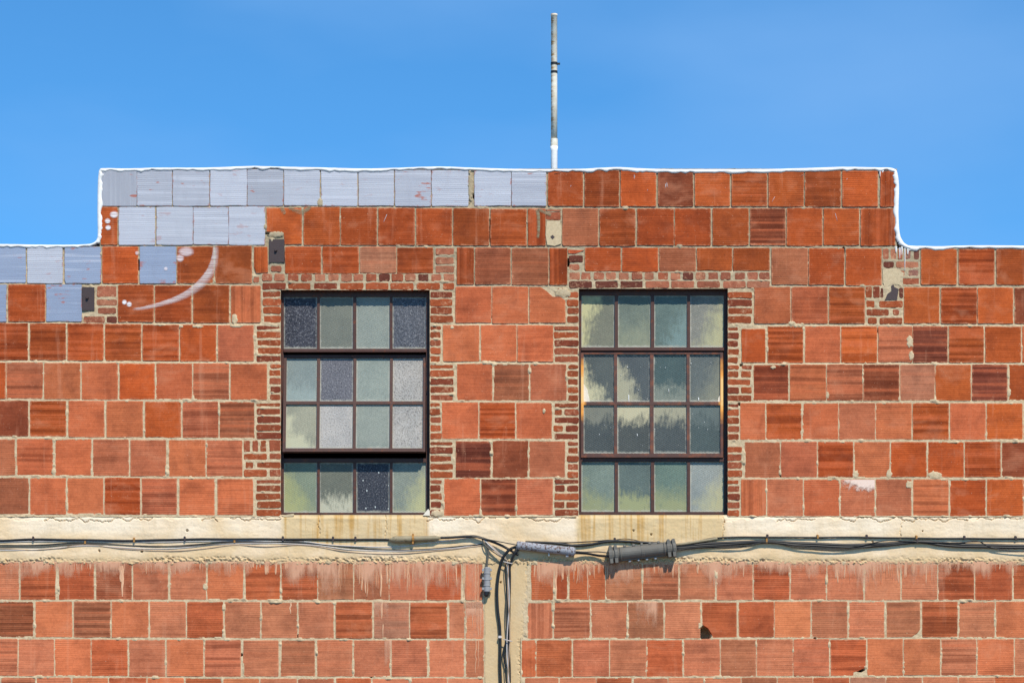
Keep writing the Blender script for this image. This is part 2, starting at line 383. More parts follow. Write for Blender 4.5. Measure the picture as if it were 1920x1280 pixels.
# ------------------------------------------------------------------ the facade's pieces as measured
XS = [0, 490, 960, 1440, 1920]
ROWS = {   # tops, bottoms at XS ; reveal of the mortar in px
 'A': ([319,318.5,320,321,321],[387,385,386,386.5,386.5], 2.2), 'B': ([390,388,392,391.5,391.5],[458.5,458,459.5,459.5,459], 2.0),
 'C': ([463.5,462,465,466,468],[529.5,531,533,533.5,533.5], 1.9), 'D': ([533.5,536.5,538,538.5,539.5],[602,604.5,605,605.5,605.5], 1.7),
 'E': ([606.5,610,610.5,612.5,612],[674.5,676.5,677,679,678.5], 1.3), 'F': ([680,682,683,684.5,684],[747,748.5,750,750.5,749.5], .45),
 'G': ([751.5,754,755,756,756],[817,820.5,822,823,823], .45), 'H': ([823,826,827,828.5,829],[890,893,894,894,894], .4),
 'I': ([895.6,898,898,899,899],[962.5,965,965,966,966], .4), 'J': ([1055,1056,1058,1058,1058],[1123.5]*5, .35),
 'K': ([1127.5,1128.5,1129.5,1128,1127.5],[1193,1195,1196,1194,1194], .35), 'L': ([1197.5,1200,1200,1198,1197.5],[1266,1267,1268,1266,1264.5], .35),
 'M': ([1270,1271.5,1271.5,1270,1269],[1338]*5, .35)}
# seen colours: o orange, r red, m burnt, d dark, p purple, l salmon, s dull salmon, k pale, n brown ; w/g/b painted pale, grey, blue grey
COL = {'o': (202,97,48), 'r': (180,85,42), 'm': (166,80,40), 'd': (146,74,48), 'p': (130,68,50), 'l': (206,112,72), 's': (198,112,78), 'k': (190,122,92), 'n': (176,102,70),
       'w': (186,189,199), 'g': (170,173,183), 'b': (144,156,178)}
# '=' strong bands across, '-' weak bands, '|' bands upright
T = {
'A': "187 255.5 g| 257.5 322 g= 325 392 g- 395 462 w= 464 530.5 g= 533 599.5 w 602.5 669.5 w 672.5 738 w 741 807.5 g= 810 877.5 w 890 957.5 w 960 1023.5 g= 1028 1092.5 r 1096.5 1160.5 m- 1164.5 1229.5 o 1234.5 1299 d 1303.5 1368 o- 1372.5 1438 r= 1441.5 1506.5 o 1510 1576 m- 1580 1645.5 o 1651 1680 r|",
'B': "189.5 219.5 o 223.5 290 w 294 361 w 363 427.5 w 429.5 496 w 499.5 566 o 570 636.5 r 639.5 706 r 710 777 r 781 847 r 850.5 916.5 m 920.5 987 r- 990.5 1022.5 r| 1055 1121 n 1124.5 1190.5 r- 1195 1263 r 1265.5 1332 r 1336.5 1403 r 1407 1472.5 d= 1475.5 1541.5 o 1545 1610.5 o 1614.5 1678 r|",
'C': "-20 47.5 b= 51.5 116.5 w 122 188.5 b 192.5 258.5 o- 262.5 329.5 b 333 399.5 r- 404.5 471.5 m 476 501.5 o| 535 601.5 r- 605.5 672 r- 676 742 k- 745 811.5 r- 857 888 m| 891.5 957 n- 960.5 1027.5 n- 1030.5 1063 r| 1097 1163.5 r 1167 1233.5 o 1236.5 1304 n 1307.5 1372 o 1375.5 1442.5 r 1447.5 1514 n 1517 1582 r 1586.5 1652.5 o 1727.5 1793 o 1798.5 1864 r= 1869 1935 r",
'D': "-55 11.5 b 16 84 r- 87 152.5 b 222 287.5 m- 291 358.5 r- 362.5 429.5 r- 433.5 488 l| 854.5 920.5 l 923.5 990 l 992.5 1060.5 l- 1415 1481.5 l 1484.5 1551.5 l- 1555 1621 r= 1695.5 1761 o 1765 1831 r= 1834 1899.5 o 1903 1968 d",
'E': "-15 51.5 r= 56.5 123 m= 127 193 r= 197.5 264 r= 268 335 r= 338.5 405 o 409.5 475 s 831 898 l 902 968 l 970.5 1036.5 l- 1391 1434.5 r 1440 1505.5 r= 1510 1575 l 1578 1644 o= 1647 1710 s= 1712.5 1776.5 p= 1779.5 1844 r= 1848 1914 r 1917.5 1985 o",
'F': "-57 10 o 12.5 79.5 n= 83.5 150 l 153.5 220 l 224 289.5 o 293 360 l 363 429 s= 433 500 l 857 922.5 l 926 991 n- 995 1061 s 1413 1478 d= 1481.5 1548.5 l= 1551 1617 s= 1619 1685.5 d= 1688.5 1752 k- 1755 1820 o 1823 1888.5 p= 1892 1958 r",
'G': "-14 52.5 d 56.5 123.5 r= 129 195 l 200.5 267.5 l 272.5 339 o 343 409 s= 412 477 n= 829 896 l 899 965 r= 968.5 1034.5 l 1388.5 1434.5 l 1437 1502 r= 1505.5 1571.5 l 1574 1640.5 s 1643 1708.5 l- 1712 1778.5 r= 1782 1847.5 l 1851 1917 o 1920 1986 l",
'H': "-40 27.5 n 32 98.5 l= 104 171 l 175 241 s- 245 310.5 s 317 385 l 387.5 454 s= 855 919.5 p= 924 990 d 993 1059 s 1397 1461.5 n 1465.5 1531 s 1534 1599 r= 1602 1668 l 1671.5 1737 o 1740.5 1807 o 1809.5 1876 r= 1879 1945 d",
'I': "-13 53.5 n 57 123 l 126.5 193.5 l 196.5 262 r= 266 331 s= 336.5 402 l 408 474 l- 833 900 l 902.5 966.5 d= 969.5 1036 s 1390 1435.5 l| 1439 1505 s 1508 1573.5 l 1576 1640 s 1643 1708.5 s 1713 1778 l= 1782 1848 r- 1851 1918 o 1920 1986 l",
'J': "-32 35 s- 39 103.5 r= 111 175.5 r- 181 246.5 d- 249.5 314.5 s- 320 386 s- 389.5 456 l 460 525.5 r= 528.5 595 r= 597 661.5 n- 664 729 n 731 797.5 s 800 864 r 873 904 s| 997 1037 r 1042 1064 r| 1068 1104.5 r 1106.5 1134 r 1137 1203 n- 1206 1271.5 n= 1274.5 1340.5 s- 1344.5 1410.5 s- 1413.5 1479.5 r= 1482.5 1549 s- 1551.5 1618.5 s- 1622 1687.5 s 1691 1756.5 s 1760 1826 r= 1829 1897 r- 1900 1966 r-",
'K': "-6 62.5 d= 67 135 l 139 206.5 n= 210 277.5 l 281.5 348 s- 351 417.5 r= 421.5 487.5 s 491 556.5 s 560 625.5 s 630 697.5 r= 702 767 k- 770 837.5 r= 841.5 871.5 s 874 906 s 990 1035.5 s| 1039 1105.5 n= 1109 1175.5 s 1178 1243.5 n- 1247 1312.5 s 1316 1381.5 r- 1385.5 1450.5 r- 1453 1519.5 l 1522.5 1588.5 s- 1591.5 1658 s- 1662 1725.5 n- 1729 1795 r= 1798 1864.5 s- 1868 1935 l",
'L': "-33 32.5 s= 35 100.5 s- 103.5 170 l 172 238.5 r= 242.5 309 s- 313 380.5 l 384 451 s= 457 521.5 s- 527 590 n- 595 660.5 s- 664 731 s 735 800 s 805 869.5 s 874 906.5 s 979 1004 r| 1006 1071.5 r- 1075 1141.5 s- 1144 1211 s- 1213 1279.5 r- 1282.5 1349.5 s- 1352 1417 n- 1419.5 1486 s- 1488.5 1554 s= 1557 1624 r= 1627 1692.5 l 1695.5 1762.5 l 1765.5 1830 s= 1833 1900 l 1903 1970 s",
'M': "1.5 66 s= 68 133 s- 136 202 l 205 274 r- 277 344 l 348 415 r- 418.5 485.5 l 489 556 s 559 626 s 631 695 r- 699 767 s 771 837.5 s 840 906 s 985 1046.5 s 1050 1117 s- 1119 1184 r- 1187 1251.5 s 1254 1320 s 1322.5 1388.5 s 1391 1456 n- 1459 1523 s 1525 1592 r- 1595 1660 k 1662 1728 s- 1731 1796 s 1798 1864.5 s- 1866 1933 r-"}
def rowy(r, x, which): return float(np.interp(x, XS, ROWS[r][which]))

building = empty('industrial_building', (0, 0, 0))
tag(building, 'red terracotta tile industrial building with stepped parapet, two steel windows and a concrete belt', 'building')

# openings (px)
OPEN = [(527, 543.5, 806, 966), (1085, 540.5, 1364, 966)]
BAND0, BAND1 = 966, 1057          # concrete belt
PIER0, PIER1 = 906, 990           # concrete pier below it

solid = []       # (x0,y0,x1,y1) of every tile and brick in px, for the mortar field
REC = []         # mortar recess there
smear_spots = [] # mortar lumps over faces: (x, y, rx, ry, rise px)

def piece(outline, front, depth, bevel, name, m, parent, color, tilt=0.0025):
    """one laid piece: outline in px (clockwise from upper left), front = y of its face in metres"""
    cx = sum(p[0] for p in outline)/len(outline); cy = sum(p[1] for p in outline)/len(outline)
    c = W(cx, cy, 0); n = len(outline); v = []
    P = [((x-cx)*S, -(y-cy)*S) for x, y in outline]
    ta, tb = random.gauss(0, tilt), random.gauss(0, tilt)
    for x, z in P:
        k = math.hypot(x, z) or 1; kk = max(0, 1-bevel/k); v.append((x*kk, front+x*ta+z*tb, z*kk))
    for x, z in P: v.append((x, front+bevel*.9+x*ta+z*tb, z))
    for x, z in P: v.append((x, front+depth, z))
    f = [tuple(reversed(range(n)))]
    for i in range(n):
        j = (i+1) % n; f += [(i, j, n+j, n+i), (n+i, n+j, 2*n+j, 2*n+i)]
    me = mesh(name, v, f)
    o = put(name, me, m, parent, c); o.color = color
    return o

def rect_outline(x0, y0, x1, y1, j, per=3, chip=.15, chipsize=(3, 7)):
    out = []; cor = [(x0, y0), (x1, y0), (x1, y1), (x0, y1)]
    for s_ in range(4):
        a = cor[s_]; b = cor[(s_+1) % 4]
        ln = math.hypot(b[0]-a[0], b[1]-a[1]); d = ((b[0]-a[0])/ln, (b[1]-a[1])/ln)
        c0 = random.uniform(*chipsize) if random.random() < chip else random.uniform(.8, 2.0)
        e = []
        if True:
            pd = (d[1], -d[0])          # outward
            e.append((a[0]+d[0]*c0, a[1]+d[1]*c0))
        for k in range(1, per):
            t = k/per; q = random.gauss(0, j); e.append((a[0]+(b[0]-a[0])*t+pd[0]*q, a[1]+(b[1]-a[1])*t+pd[1]*q))
        c1 = random.uniform(.8, 2.2); e.append((b[0]-d[0]*c1, b[1]-d[1]*c1)); out += e
    return out

# ------------------------------------------------------------------ wall with its mortar (built after the pieces are known)
wall = empty('wall', (0, 0, 0)); bpy.data.objects.remove(wall)
backing = MB()
HX = 3.2*1/S  # px beyond the frame that the facade goes on
X0W, X1W = -620, 2540
T_ = .30
def zpx(py): return W(0, py).z
def xpx(px): return W(px, 0).x
def bk(x0, y0, x1, y1, f=.20, b=T_): backing.box((xpx(x0), f, zpx(y0)), (xpx(x1), b, zpx(y1)))
ground_py = 640+ZC/S
bk(190, 320, 1679, 461)                                   # raised parapet
bk(X0W, 461, 527, 966.0); bk(806, 461, 1085, 966.0); bk(1364, 467, X1W, 966.0)
bk(527, 461, 806, 543.5); bk(1085, 461, 1364, 540.5)
bk(X0W, 966, X1W, ground_py)
wall = backing.build('wall', M['mortar'], building)
for q in ((X0W, 463, -61, 966.2), (1981, 468, X1W, 966.2), (X0W, 1056.5, -61, ground_py), (1981, 1056.5, X1W, ground_py), (-61, 1345.5, 1981, ground_py)):
    fj = MB(); fj.box((xpx(q[0]), .004, zpx(q[1])), (xpx(q[2]), .19, zpx(q[3]))); fj.build('mortar_joints', M['mortar'], building)

# tiles
n_tile = 0
NOTCH = {('B', 499.5): [(499.5,389.5),(566,389.5),(566,458),(534,458),(533,441),(530,436),(512,435),(500,434)],
         ('D', 992.5): [(992.5,538),(1013,538),(1024,545),(1031,551),(1036,556),(1050,556.5),(1060,563),(1060.5,605),(992.5,605)],
         ('K', 1316): [(1316,1128.5),(1381,1128.5),(1381.5,1194),(1335,1195),(1334,1188),(1328,1177),(1316,1170)],
         ('L', 1557): [(1557,1198.5),(1624,1198),(1624,1251),(1617,1253),(1609,1257),(1601,1259),(1600,1266),(1557,1266)],
         ('K', 1662): [(1662,1128),(1725,1127.5),(1725.5,1178),(1720,1187),(1710,1193),(1662,1194)],
         ('C', 476): [(476,463),(501,462),(502,480),(502.5,510),(498,512),(480,511.5),(476.5,500)]}
SHORT = {('C', 476): 512, ('C', 535): 512, ('C', 605.5): 512, ('C', 676): 511, ('C', 745): 511.5, ('C', 1097): 507.5, ('C', 1167): 508.5, ('C', 1236.5): 508, ('C', 1307.5): 506.5, ('C', 1375.5): 506.5}
tiles = []
for r, txt in T.items():
    tk = txt.split(); rec = ROWS[r][2]
    for i in range(0, len(tk), 3):
        x0, x1, code = float(tk[i]), float(tk[i+1]), tk[i+2]
        y0 = rowy(r, (x0+x1)/2, 0)+random.uniform(-.6, .6); y1 = rowy(r, (x0+x1)/2, 1)+random.uniform(-.6, .6)
        if (r, x0) in SHORT: y1 = SHORT[(r, x0)]
        if (r, x0) == ('E', 1391): y0 = 617
        tiles.append((r, x0, y0, x1, y1, code, rec))
# ones the frame cuts to a few pixels, and those past the limit, are joined later; largest first stay single
tiles.sort(key=lambda t: -(min(t[3], 1920)-max(t[1], 0))*(min(t[4], 1280)-max(t[2], 0)))
loose = tiles[300:]; tiles = tiles[:300]
NAMEW = {'w': 'tile face painted pale grey', 'g': 'tile face painted grey, worn', 'b': 'tile face painted blue grey', 'p': 'tile fired to a dark purple', 'd': 'dark brown tile'}
for (r, x0, y0, x1, y1, code, rec) in tiles:
    k = code[0]; mod = code[1:] ; up = mod == '|'
    g = random.uniform(.94, 1.06) if k not in 'wgb' else random.uniform(.97, 1.03); hq = random.uniform(.96, 1.04) if k not in 'wgb' else 1
    g *= .95 if r in 'ABCD' and k not in 'wgb' else 1.0; rgb = COL[k]; low = r in 'JKLM' and k not in 'wgb'
    if low and k in 'rmd': rgb = (rgb[0]*1.02, rgb[1]*1.05, rgb[2]*(1.05 if k == 'd' else 1.28))
    col = base(min(250, rgb[0]*g*(1.05 if low else 1)), min(250, rgb[1]*g*hq*(1.13 if low else 1)), min(250, rgb[2]*g*hq*(1.16 if low else 1)))
    band = {'': .12, '-': .45, '=': 1.0, '|': .75}[mod]
    if k in 'wgb':
        m = M['paint_vert' if up else 'paint']; band = {'w': .35, 'g': 1.0, 'b': .8}[k]
    else: m = M['tile_vert' if up else 'tile']
    ol = NOTCH.get((r, x0))
    if ol: ol = [(x+random.uniform(-.5, .5), y+random.uniform(-.5, .5)) for x, y in ol]
    else: ol = rect_outline(x0, y0, x1, y1, .45, 3, .10)
    if not NOTCH.get((r, x0)): ol = [(x+(.7 if x > (x0+x1)/2 else -.7), y+(.75 if y > (y0+y1)/2 else -.75)) for x, y in ol]
    o = piece(ol, random.gauss(0, .0010), .06, .0022, 'tile', m, wall, col+(band,))
    if k in NAMEW: o['label'] = NAMEW[k]
    solid.append((x0, y0, x1, y1)); REC.append(rec)

# bricks
BR = []   # x0,y0,x1,y1
def course(r, x0, x1, splits=None, side='l', n5=True):
    """the five thin courses that fill one tile row beside a window"""
    t = rowy(r, (x0+x1)/2, 0); b = rowy(r, (x0+x1)/2, 1); k = (b-t)/68.0
    ys = [(1.5, 7.5), (12, 23), (27.5, 38.5), (43, 54), (58.5, 69)] if n5 else [(10, 20), (24, 36), (39.5, 51), (55.5, 67.5)]
    for i, (a, c_) in enumerate(ys):
        xa = x0+random.uniform(-1.5, 1.5) if side == 'l' else x0; xb = x1+random.uniform(-1.5, 1.5) if side == 'r' else x1
        sp = (splits or {}).get(i)
        if sp: BR.append((xa, t+a*k, sp-2.2, t+c_*k)); BR.append((sp+2.2, t+a*k, xb, t+c_*k))
        else: BR.append((xa, t+a*k, xb, t+c_*k))
course('D', 493, 526, n5=False); course('E', 482, 526); course('F', 506, 526); course('G', 481, 526); course('I', 481, 526)
for q in ((457,826,468.5,846),(473,826,483.5,846),(488,826,499,846),(505,825,526,845),(457,850.5,500.5,861),(504.5,850,526,860.5),(459.5,866,475,877),(480,866,526,877),(457.5,880.5,500.5,892.5),(505,880,526,892.5)): BR.append(q)
course('D', 806.5, 848, side='r', n5=False); course('E', 806.5, 826, side='r'); course('F', 806.5, 851, side='r'); course('G', 806.5, 826.5, side='r'); course('H', 806.5, 848.5, side='r'); course('I', 806.5, 827.5, side='r')
course('D', 1064, 1084.5, n5=False); course('E', 1039, 1084.5); course('F', 1064, 1084.5); course('G', 1038.5, 1084.5, {1: 1056.5, 3: 1058}); course('H', 1063.5, 1084.5); course('I', 1039.5, 1084.5, {1: 1061, 3: 1060})
course('D', 1365, 1409.5, side='r', n5=False); course('E', 1364.5, 1385, side='r'); course('F', 1364.5, 1408.5, {0: 1388, 1: 1387.5, 3: 1387.5}, side='r'); course('G', 1364.5, 1385, side='r')
course('H', 1364.5, 1391, side='r', n5=False); course('I', 1364.5, 1386, side='r')
for a, b in ((45,115),(132,205),(230,305),(325,402),(425,498),(520,595),(613,690),(703,772),(793,867),(885,963),(975,1058),(1072,1148),(1168,1243),(1260,1333),(1350,1425)): BR.append((480+a/3.84, 514, 480+b/3.84, 526.5))
for a, b in ((47,213),(230,395),(415,585),(603,772),(790,952),(967,1135),(1155,1325),(1345,1425)): BR.append((480+a/3.84, 531, 480+b/3.84, 542.3))
for a, b in ((637,680),(703,748),(765,810)): BR.append((816.8, 300+a/3.84, 851, 300+b/3.84))
BR += [(508,498.7,528,509), (475,519,486,529), (490,550,490.1,551)][:2]
for a, b in ((412,487),(500,567),(588,662),(678,748),(768,843),(862,937),(953,1022),(1050,1123),(1142,1213),(1230,1305),(1322,1393),(1412,1485),(1503,1572),(1603,1678),(1693,1770),(1780,1855)): BR.append((960+a/3.84, 511, 960+b/3.84, 524))
for a, b in ((412,578),(600,760),(778,942),(962,1130),(1147,1312),(1332,1497),(1517,1680),(1692,1855)): BR.append((960+a/3.84, 527.5, 960+b/3.84, 539.2))
BR += [(1067.3,479.7,1092.5,491), (1067.3,496,1086.5,506)]
for a, b in ((905,945),(960,1000),(1012,1045),(1068,1107),(1125,1168)): BR.append((1420+a/3.84, 467, 1420+b/3.84, 485.5))
Z4 = [(907,730,983,772),(1000,730,1165,774),(1030,797,1060,835),(1087,790,1160,835),(1047,850,1165,893),(780,912,825,990),(835,912,880,992),(887,920,907,990),(1022,922,1050,990),(785,1013,845,1058),(878,1015,1047,1058),(787,1075,948,1118),(975,1077,1020,1115),(798,1135,860,1178),(880,1137,1043,1178)]
BR += [(1420+a/3.84, 300+b/3.84, 1420+c_/3.84, 300+d/3.84) for a, b, c_, d in Z4]
Z1 = [(697,910,838,985),(695,1005,843,1045),(703,1065,835,1105),(600,1125,755,1170),(768,1127,840,1170)]
BR += [(a/3.84, 300+b/3.84, c_/3.84, 300+d/3.84) for a, b, c_, d in Z1]
BR += [(1024, 398.5, 1051.5, 412), (1024.5, 393, 1051.5, 396), (1045.5,541,1059,545.5)]
PALE = lambda x, y: (x > 1650 and y < 620 and x < 1730) or (x < 230) or y < 530
for (x0, y0, x1, y1) in BR:
    y0 -= .7; y1 += .7; x0 -= .3; x1 += .3
    big = (y1-y0) > 14
    pal = [(150,76,46),(164,82,48),(142,72,46),(172,88,54),(130,64,44),(156,84,58)]
    if PALE(x0, y0): pal = [(168,108,82),(150,88,66),(180,116,88),(106,58,46),(160,88,62),(172,104,78)]
    c = random.choice(pal)
    if 1690 < x0 < 1726 and y0 < 515: c = random.choice([(98,58,50),(120,74,62),(150,104,90)])
    rr = random.uniform(1.2, 2.6) if y1-y0 > 6 else .8
    j = lambda: random.gauss(0, .5)
    ol = [(x0+rr+j()*.3, y0+j()*.6), ((x0*2+x1)/3, y0+j()), ((x0+2*x1)/3, y0+j()), (x1-rr, y0+j()*.6), (x1+j()*.5, y0+rr), (x1+j()*.5, y1-rr), (x1-rr, y1+j()*.6), ((x0+x1)/2, y1+j()), (x0+rr, y1+j()*.6), (x0+j()*.5, y1-rr), (x0+j()*.5, y0+rr)]
    piece(ol, random.uniform(-.001, .004), .055, .004, 'brick', M['brick'], wall, base(*c)+(1,), .012)
    solid.append((x0, y0, x1, y1)); REC.append(.8)

# tiles past the limit and those of the facade that go on beyond the frame: one joined part
lm = MB()
for (r, x0, y0, x1, y1, code, rec) in loose:
    lm.box((xpx(x0), 0, zpx(y0)), (xpx(x1), .06, zpx(y1))); solid.append((x0, y0, x1, y1)); REC.append(rec)
def far_rows():
    for r, (tp, bt, rec) in ROWS.items():
        if r in 'AB': continue
        for side in (-1, 1):
            ln = T[r].split(); x = float(ln[0])-3.5 if side < 0 else float(ln[-2])+3.5
            while X0W < x < X1W:
                a, b = (x-66, x) if side < 0 else (x, x+66)
                a, b = max(a, X0W), min(b, X1W)
                if b-a > 8: yield a, rowy(r, x, 0), b, rowy(r, x, 1)
                x += side*69.5
    y = 1342
    k = 0
    while y < ground_py-20:
        x = X0W+(k % 2)*35; 
        while x < X1W-66:
            if not (x+66 > PIER0-4 and x < PIER1-6): yield x, y, x+66, y+67
            x += 69.6
        y += 71; k += 1
for a, b, c_, d in far_rows():
    lm.box((xpx(a), random.gauss(0, .001), zpx(b)), (xpx(c_), .06, zpx(d)))
    if d < 1345: solid.append((a, b, c_, d)); REC.append(1.0)
o = lm.build('tile', M['tile_loose'], wall); tag(o, kind='stuff')

# ------------------------------------------------------------------ mortar joints as a height field
def field(name, x0, y0, x1, y1, step, hfun, keep, m, parent):
    xs = np.arange(x0, x1+step*.5, step); ys = np.arange(y0, y1+step*.5, step); X, Y = np.meshgrid(xs, ys)
    H = hfun(X, Y); K = keep(X, Y)
    ny, nx = X.shape; q = K[:-1, :-1] & K[1:, :-1] & K[:-1, 1:] & K[1:, 1:]
    idx = np.arange(ny*nx).reshape(ny, nx)
    F = np.stack([idx[:-1, :-1][q], idx[1:, :-1][q], idx[1:, 1:][q], idx[:-1, 1:][q]], 1)
    used = np.unique(F); remap = np.full(ny*nx, -1); remap[used] = np.arange(len(used)); F = remap[F]
    V = np.stack([(X.ravel()-960)*S, H.ravel(), ZC-(Y.ravel()-640)*S], 1)[used]
    me = bpy.data.meshes.new(name); me.vertices.add(len(V)); me.vertices.foreach_set('co', V.ravel().astype(np.float32))
    me.loops.add(F.size); me.loops.foreach_set('vertex_index', F.ravel().astype(np.int32))
    me.polygons.add(len(F)); me.polygons.foreach_set('loop_start', np.arange(0, F.size, 4, dtype=np.int32))
    me.polygons.foreach_set('use_smooth', np.ones(len(F), bool)); me.update(calc_edges=True); me.validate()
    return put(name, me, m, parent)

GX0, GY0, GST = -60, 316, 1.3
gx = np.arange(GX0, 1980+GST, GST); gy = np.arange(GY0, 1345+GST, GST)
GI = np.full((len(gy), len(gx)), -99.0); GR = np.full_like(GI, 1.0)
for (a, b, c_, d), rec in zip(solid, REC):
    i0, i1 = max(0, int((a-GX0)/GST)-6), min(len(gx), int((c_-GX0)/GST)+7); j0, j1 = max(0, int((b-GY0)/GST)-6), min(len(gy), int((d-GY0)/GST)+7)
    if i1 <= i0 or j1 <= j0: continue
    xx, yy = np.meshgrid(gx[i0:i1], gy[j0:j1]); ins = np.minimum(np.minimum(xx-a, c_-xx), np.minimum(yy-b, d-yy))
    sub = GI[j0:j1, i0:i1]; gr = GR[j0:j1, i0:i1]; mk = ins > sub; sub[mk] = ins[mk]; gr[mk] = rec
for (a, b, c_, d) in ((498, 432, 536, 462), (1022, 553, 1064, 572), (1010, 536, 1064, 560), (1310, 1165, 1337, 1197), (1595, 1247, 1627, 1268), (1700, 1170, 1728, 1196)):
    m_ = ((gx >= a) & (gx <= c_))[None, :] & ((gy >= b) & (gy <= d))[:, None]; GI[m_] = np.minimum(GI[m_], 0.)
# lumps where mortar was smeared over a face: (x, y, rx, ry)
LUMPS = [(1706,640,7,12),(1708,666,5,9),(1605,889,5,8),(1667,888,6,8),(1752,890,13,7),(1704,908,6,7),(1892,736,4,7),(440,597,6,9),(1485,606,7,4),(1056,549,14,9),
         (1552,740,3,6),(1046,895,5,4),(1020,770,3,5),(848,614,4,4),(600,380,5,9),(882,350,4,30),(100,884,5,6),(384,1100,5,7),(820,962,12,6),(518,439,16,5),
         (370,612,12,3),(445,611,14,3),(1450,689,5,3),(300,609,12,2),(340,612,5,3)]
HOLES = [(260,497,1.8,11),(1323,1186,12,15),(1612,1255,10,4),(1040,440,4,4),(1065,492,3,8),(497,340,2,3),(924,595,2.4,3.2),(919,432,1.4,22),(1648,316,2,3),(1390,684,3,2),(342,1081,1.6,2),(453,1227,2,2.5),(559,1192,2,3),(696,1267,4,2),(1386,757,2,3),(889,368,1.6,6),(1582,470,2,8),(1647,620,1.6,5),(1845,327,1.6,4),(218,395,1.5,2),(1528,1195,3,1.5),(1460,893,9,1.4),(500,437,5,2)]
def mortar_h(X, Y):
    lowr = np.clip((Y-560)/200., 0, 1); h = GR*S + (fnoise(X/9., Y/9.)-.5)*(.010-.004*lowr) + (fnoise(X/2.6, Y/2.6, 2)-.5)*(.004-.0015*lowr)
    # mortar pressed over piece edges here and there
    ov = fnoise(X/17.+40, Y/17.+9, 3); h = np.where(ov > .66, h-(ov-.66)*.06, h)
    h = np.where(GI > 1.0, np.maximum(h, .004+np.clip(GI-1, 0, 6)*.002), h)
    for (a, b, rx, ry) in LUMPS:
        d = np.sqrt(((X-a)/rx)**2+((Y-b)/ry)**2)+(fnoise(X/4., Y/4., 2)-.5)*.7; h = np.where(d < 1, np.minimum(h, -.002-.006*np.clip(1-d, 0, .5)), h)
    for (a, b, rx, ry) in HOLES:
        d = np.sqrt(((X-a)/rx)**2+((Y-b)/ry)**2)+(fnoise(X/5., Y/5., 2)-.5)*.3; h = np.where(d < 1, h+.17*np.clip((1-d)*4, 0, 1), h)
    return h
lump_keep = np.zeros_like(GI, bool)
for (a, b, rx, ry) in LUMPS:
    xx, yy = np.meshgrid(gx, gy); lump_keep |= (((xx-a)/(rx*1.5))**2+((yy-b)/(ry*1.5))**2) < 1
def mortar_keep(X, Y):
    k = (GI < 6.5) | lump_keep
    for (a, b, c_, d) in OPEN: k &= ~((X > a+.5) & (X < c_-.5) & (Y > b+.5) & (Y < 968))
    k &= ~((Y > BAND0+3) & (Y < BAND1-6))
    k &= ~((X > PIER0+3) & (X < PIER1-14) & (Y > BAND1-8))
    k &= ~((Y < 461) & ((X < 186) | (X > 1683)))
    k &= ~((Y < 465) & (X > 1683))
    return k
def _mk(X, Y): return mortar_keep(X, Y)
mj = field('mortar_joints', GX0, GY0, gx[-1], gy[-1], GST, lambda X, Y: mortar_h(X, Y)[:len(gy), :len(gx)], _mk, M['mortar'], building)

# ------------------------------------------------------------------ concrete belt and pier
def bump_edge(e): return np.clip(e, 0, 1)
def belt_h(X, Y):
    h = -.004 + (fnoise(X/40., Y/14., 3)-.5)*.008 + (fnoise(X/3., Y/3., 2)-.5)*.002
    top = 966.5+(fnoise(X/30.+3, Y*0+5., 3)-.5)*3
    e = np.clip((Y-top)/5., 0, 1); h = h+(1-e)*.012
    win = ((X > 527) & (X < 800)) | ((X > 1080) & (X < 1357))
    cr = 973+(fnoise(X/16.+9, Y*0+2, 4)-.5)*17
    h = np.where((np.abs(Y-cr) < 1.1) & ~win & (fnoise(X/60., Y*0+7, 2) > .36), h+.020, h)
    h = np.where((Y < cr-1) & ~win, h+.004, h)
    for xc in (1356, 1690, 598, 723):
        c2 = xc+(fnoise(Y/8.+xc, X*0+3, 3)-.5)*7; h = np.where((np.abs(X-c2) < .8) & (Y < 1010), h+.010, h)
    # a crumbling lower lip
    lip = 1047+(fnoise(X/45., Y*0+11, 3)-.5)*12-3
    t = np.clip((Y-lip)/4., 0, 1)*np.clip(fnoise(X/70.+8, Y*0+1, 2)*2.2-.35, .25, 1)
    h = h+t*((fnoise(X/3.6, Y/2.8, 3)-.47)*.050+.003)
    b = 1056.5+(fnoise(X/7., Y*0+21, 3)-.5)*7
    h = np.where(Y > b, h+.030, h)
    for (a, b_, r_) in ((1188,994,1.8),(1221,1001,2.0),(1730,995,1.6),(1636,1015,1.5),(351,994,2.4),(186,1032,2.2),(266,1033,2.4)):
        h = np.where((X-a)**2+(Y-b_)**2 < r_*r_, h+.03, h)
    return h
field('concrete_belt', GX0, 964.5, 1980, 1063, 1.15, belt_h, lambda X, Y: np.ones_like(X, bool), M['concrete'], building)
def pier_h(X, Y):
    l = 906.5+(fnoise(Y/9., X*0+2, 3)-.5)*3; rgt = np.interp(Y, [1055, 1125, 1127, 1196, 1198, 1345], [991, 991, 986, 986, 977, 977])+(fnoise(Y/6., X*0+4, 3)-.5)*7
    h = .001+(fnoise(X/30., Y/30.)-.5)*.006+(fnoise(X/3., Y/3., 2)-.5)*.0015
    ed = np.minimum(X-l, rgt-X); h = h+np.clip(1-ed/3., 0, 3)*.012
    h = h+np.clip(1-ed/9., 0, 1)*(X > 950)*(fnoise(X/2.8, Y/2.8, 3)-.4)*.03
    h = np.where((X-939)**2+(Y-1091)**2 < 3.4, h+.03, h)
    return h
field('concrete_pier', 903, 1054, 996, 1345, 1.15, pier_h, lambda X, Y: np.ones_like(X, bool), M['concrete'], building)
for xa, xb in ((X0W, -60.5), (1980.5, X1W)):
    pb = MB(); pb.box((xpx(xa), 0, zpx(966.5)), (xpx(xb), .19, zpx(1056))); pb.build('concrete_belt', M['concrete'], building)
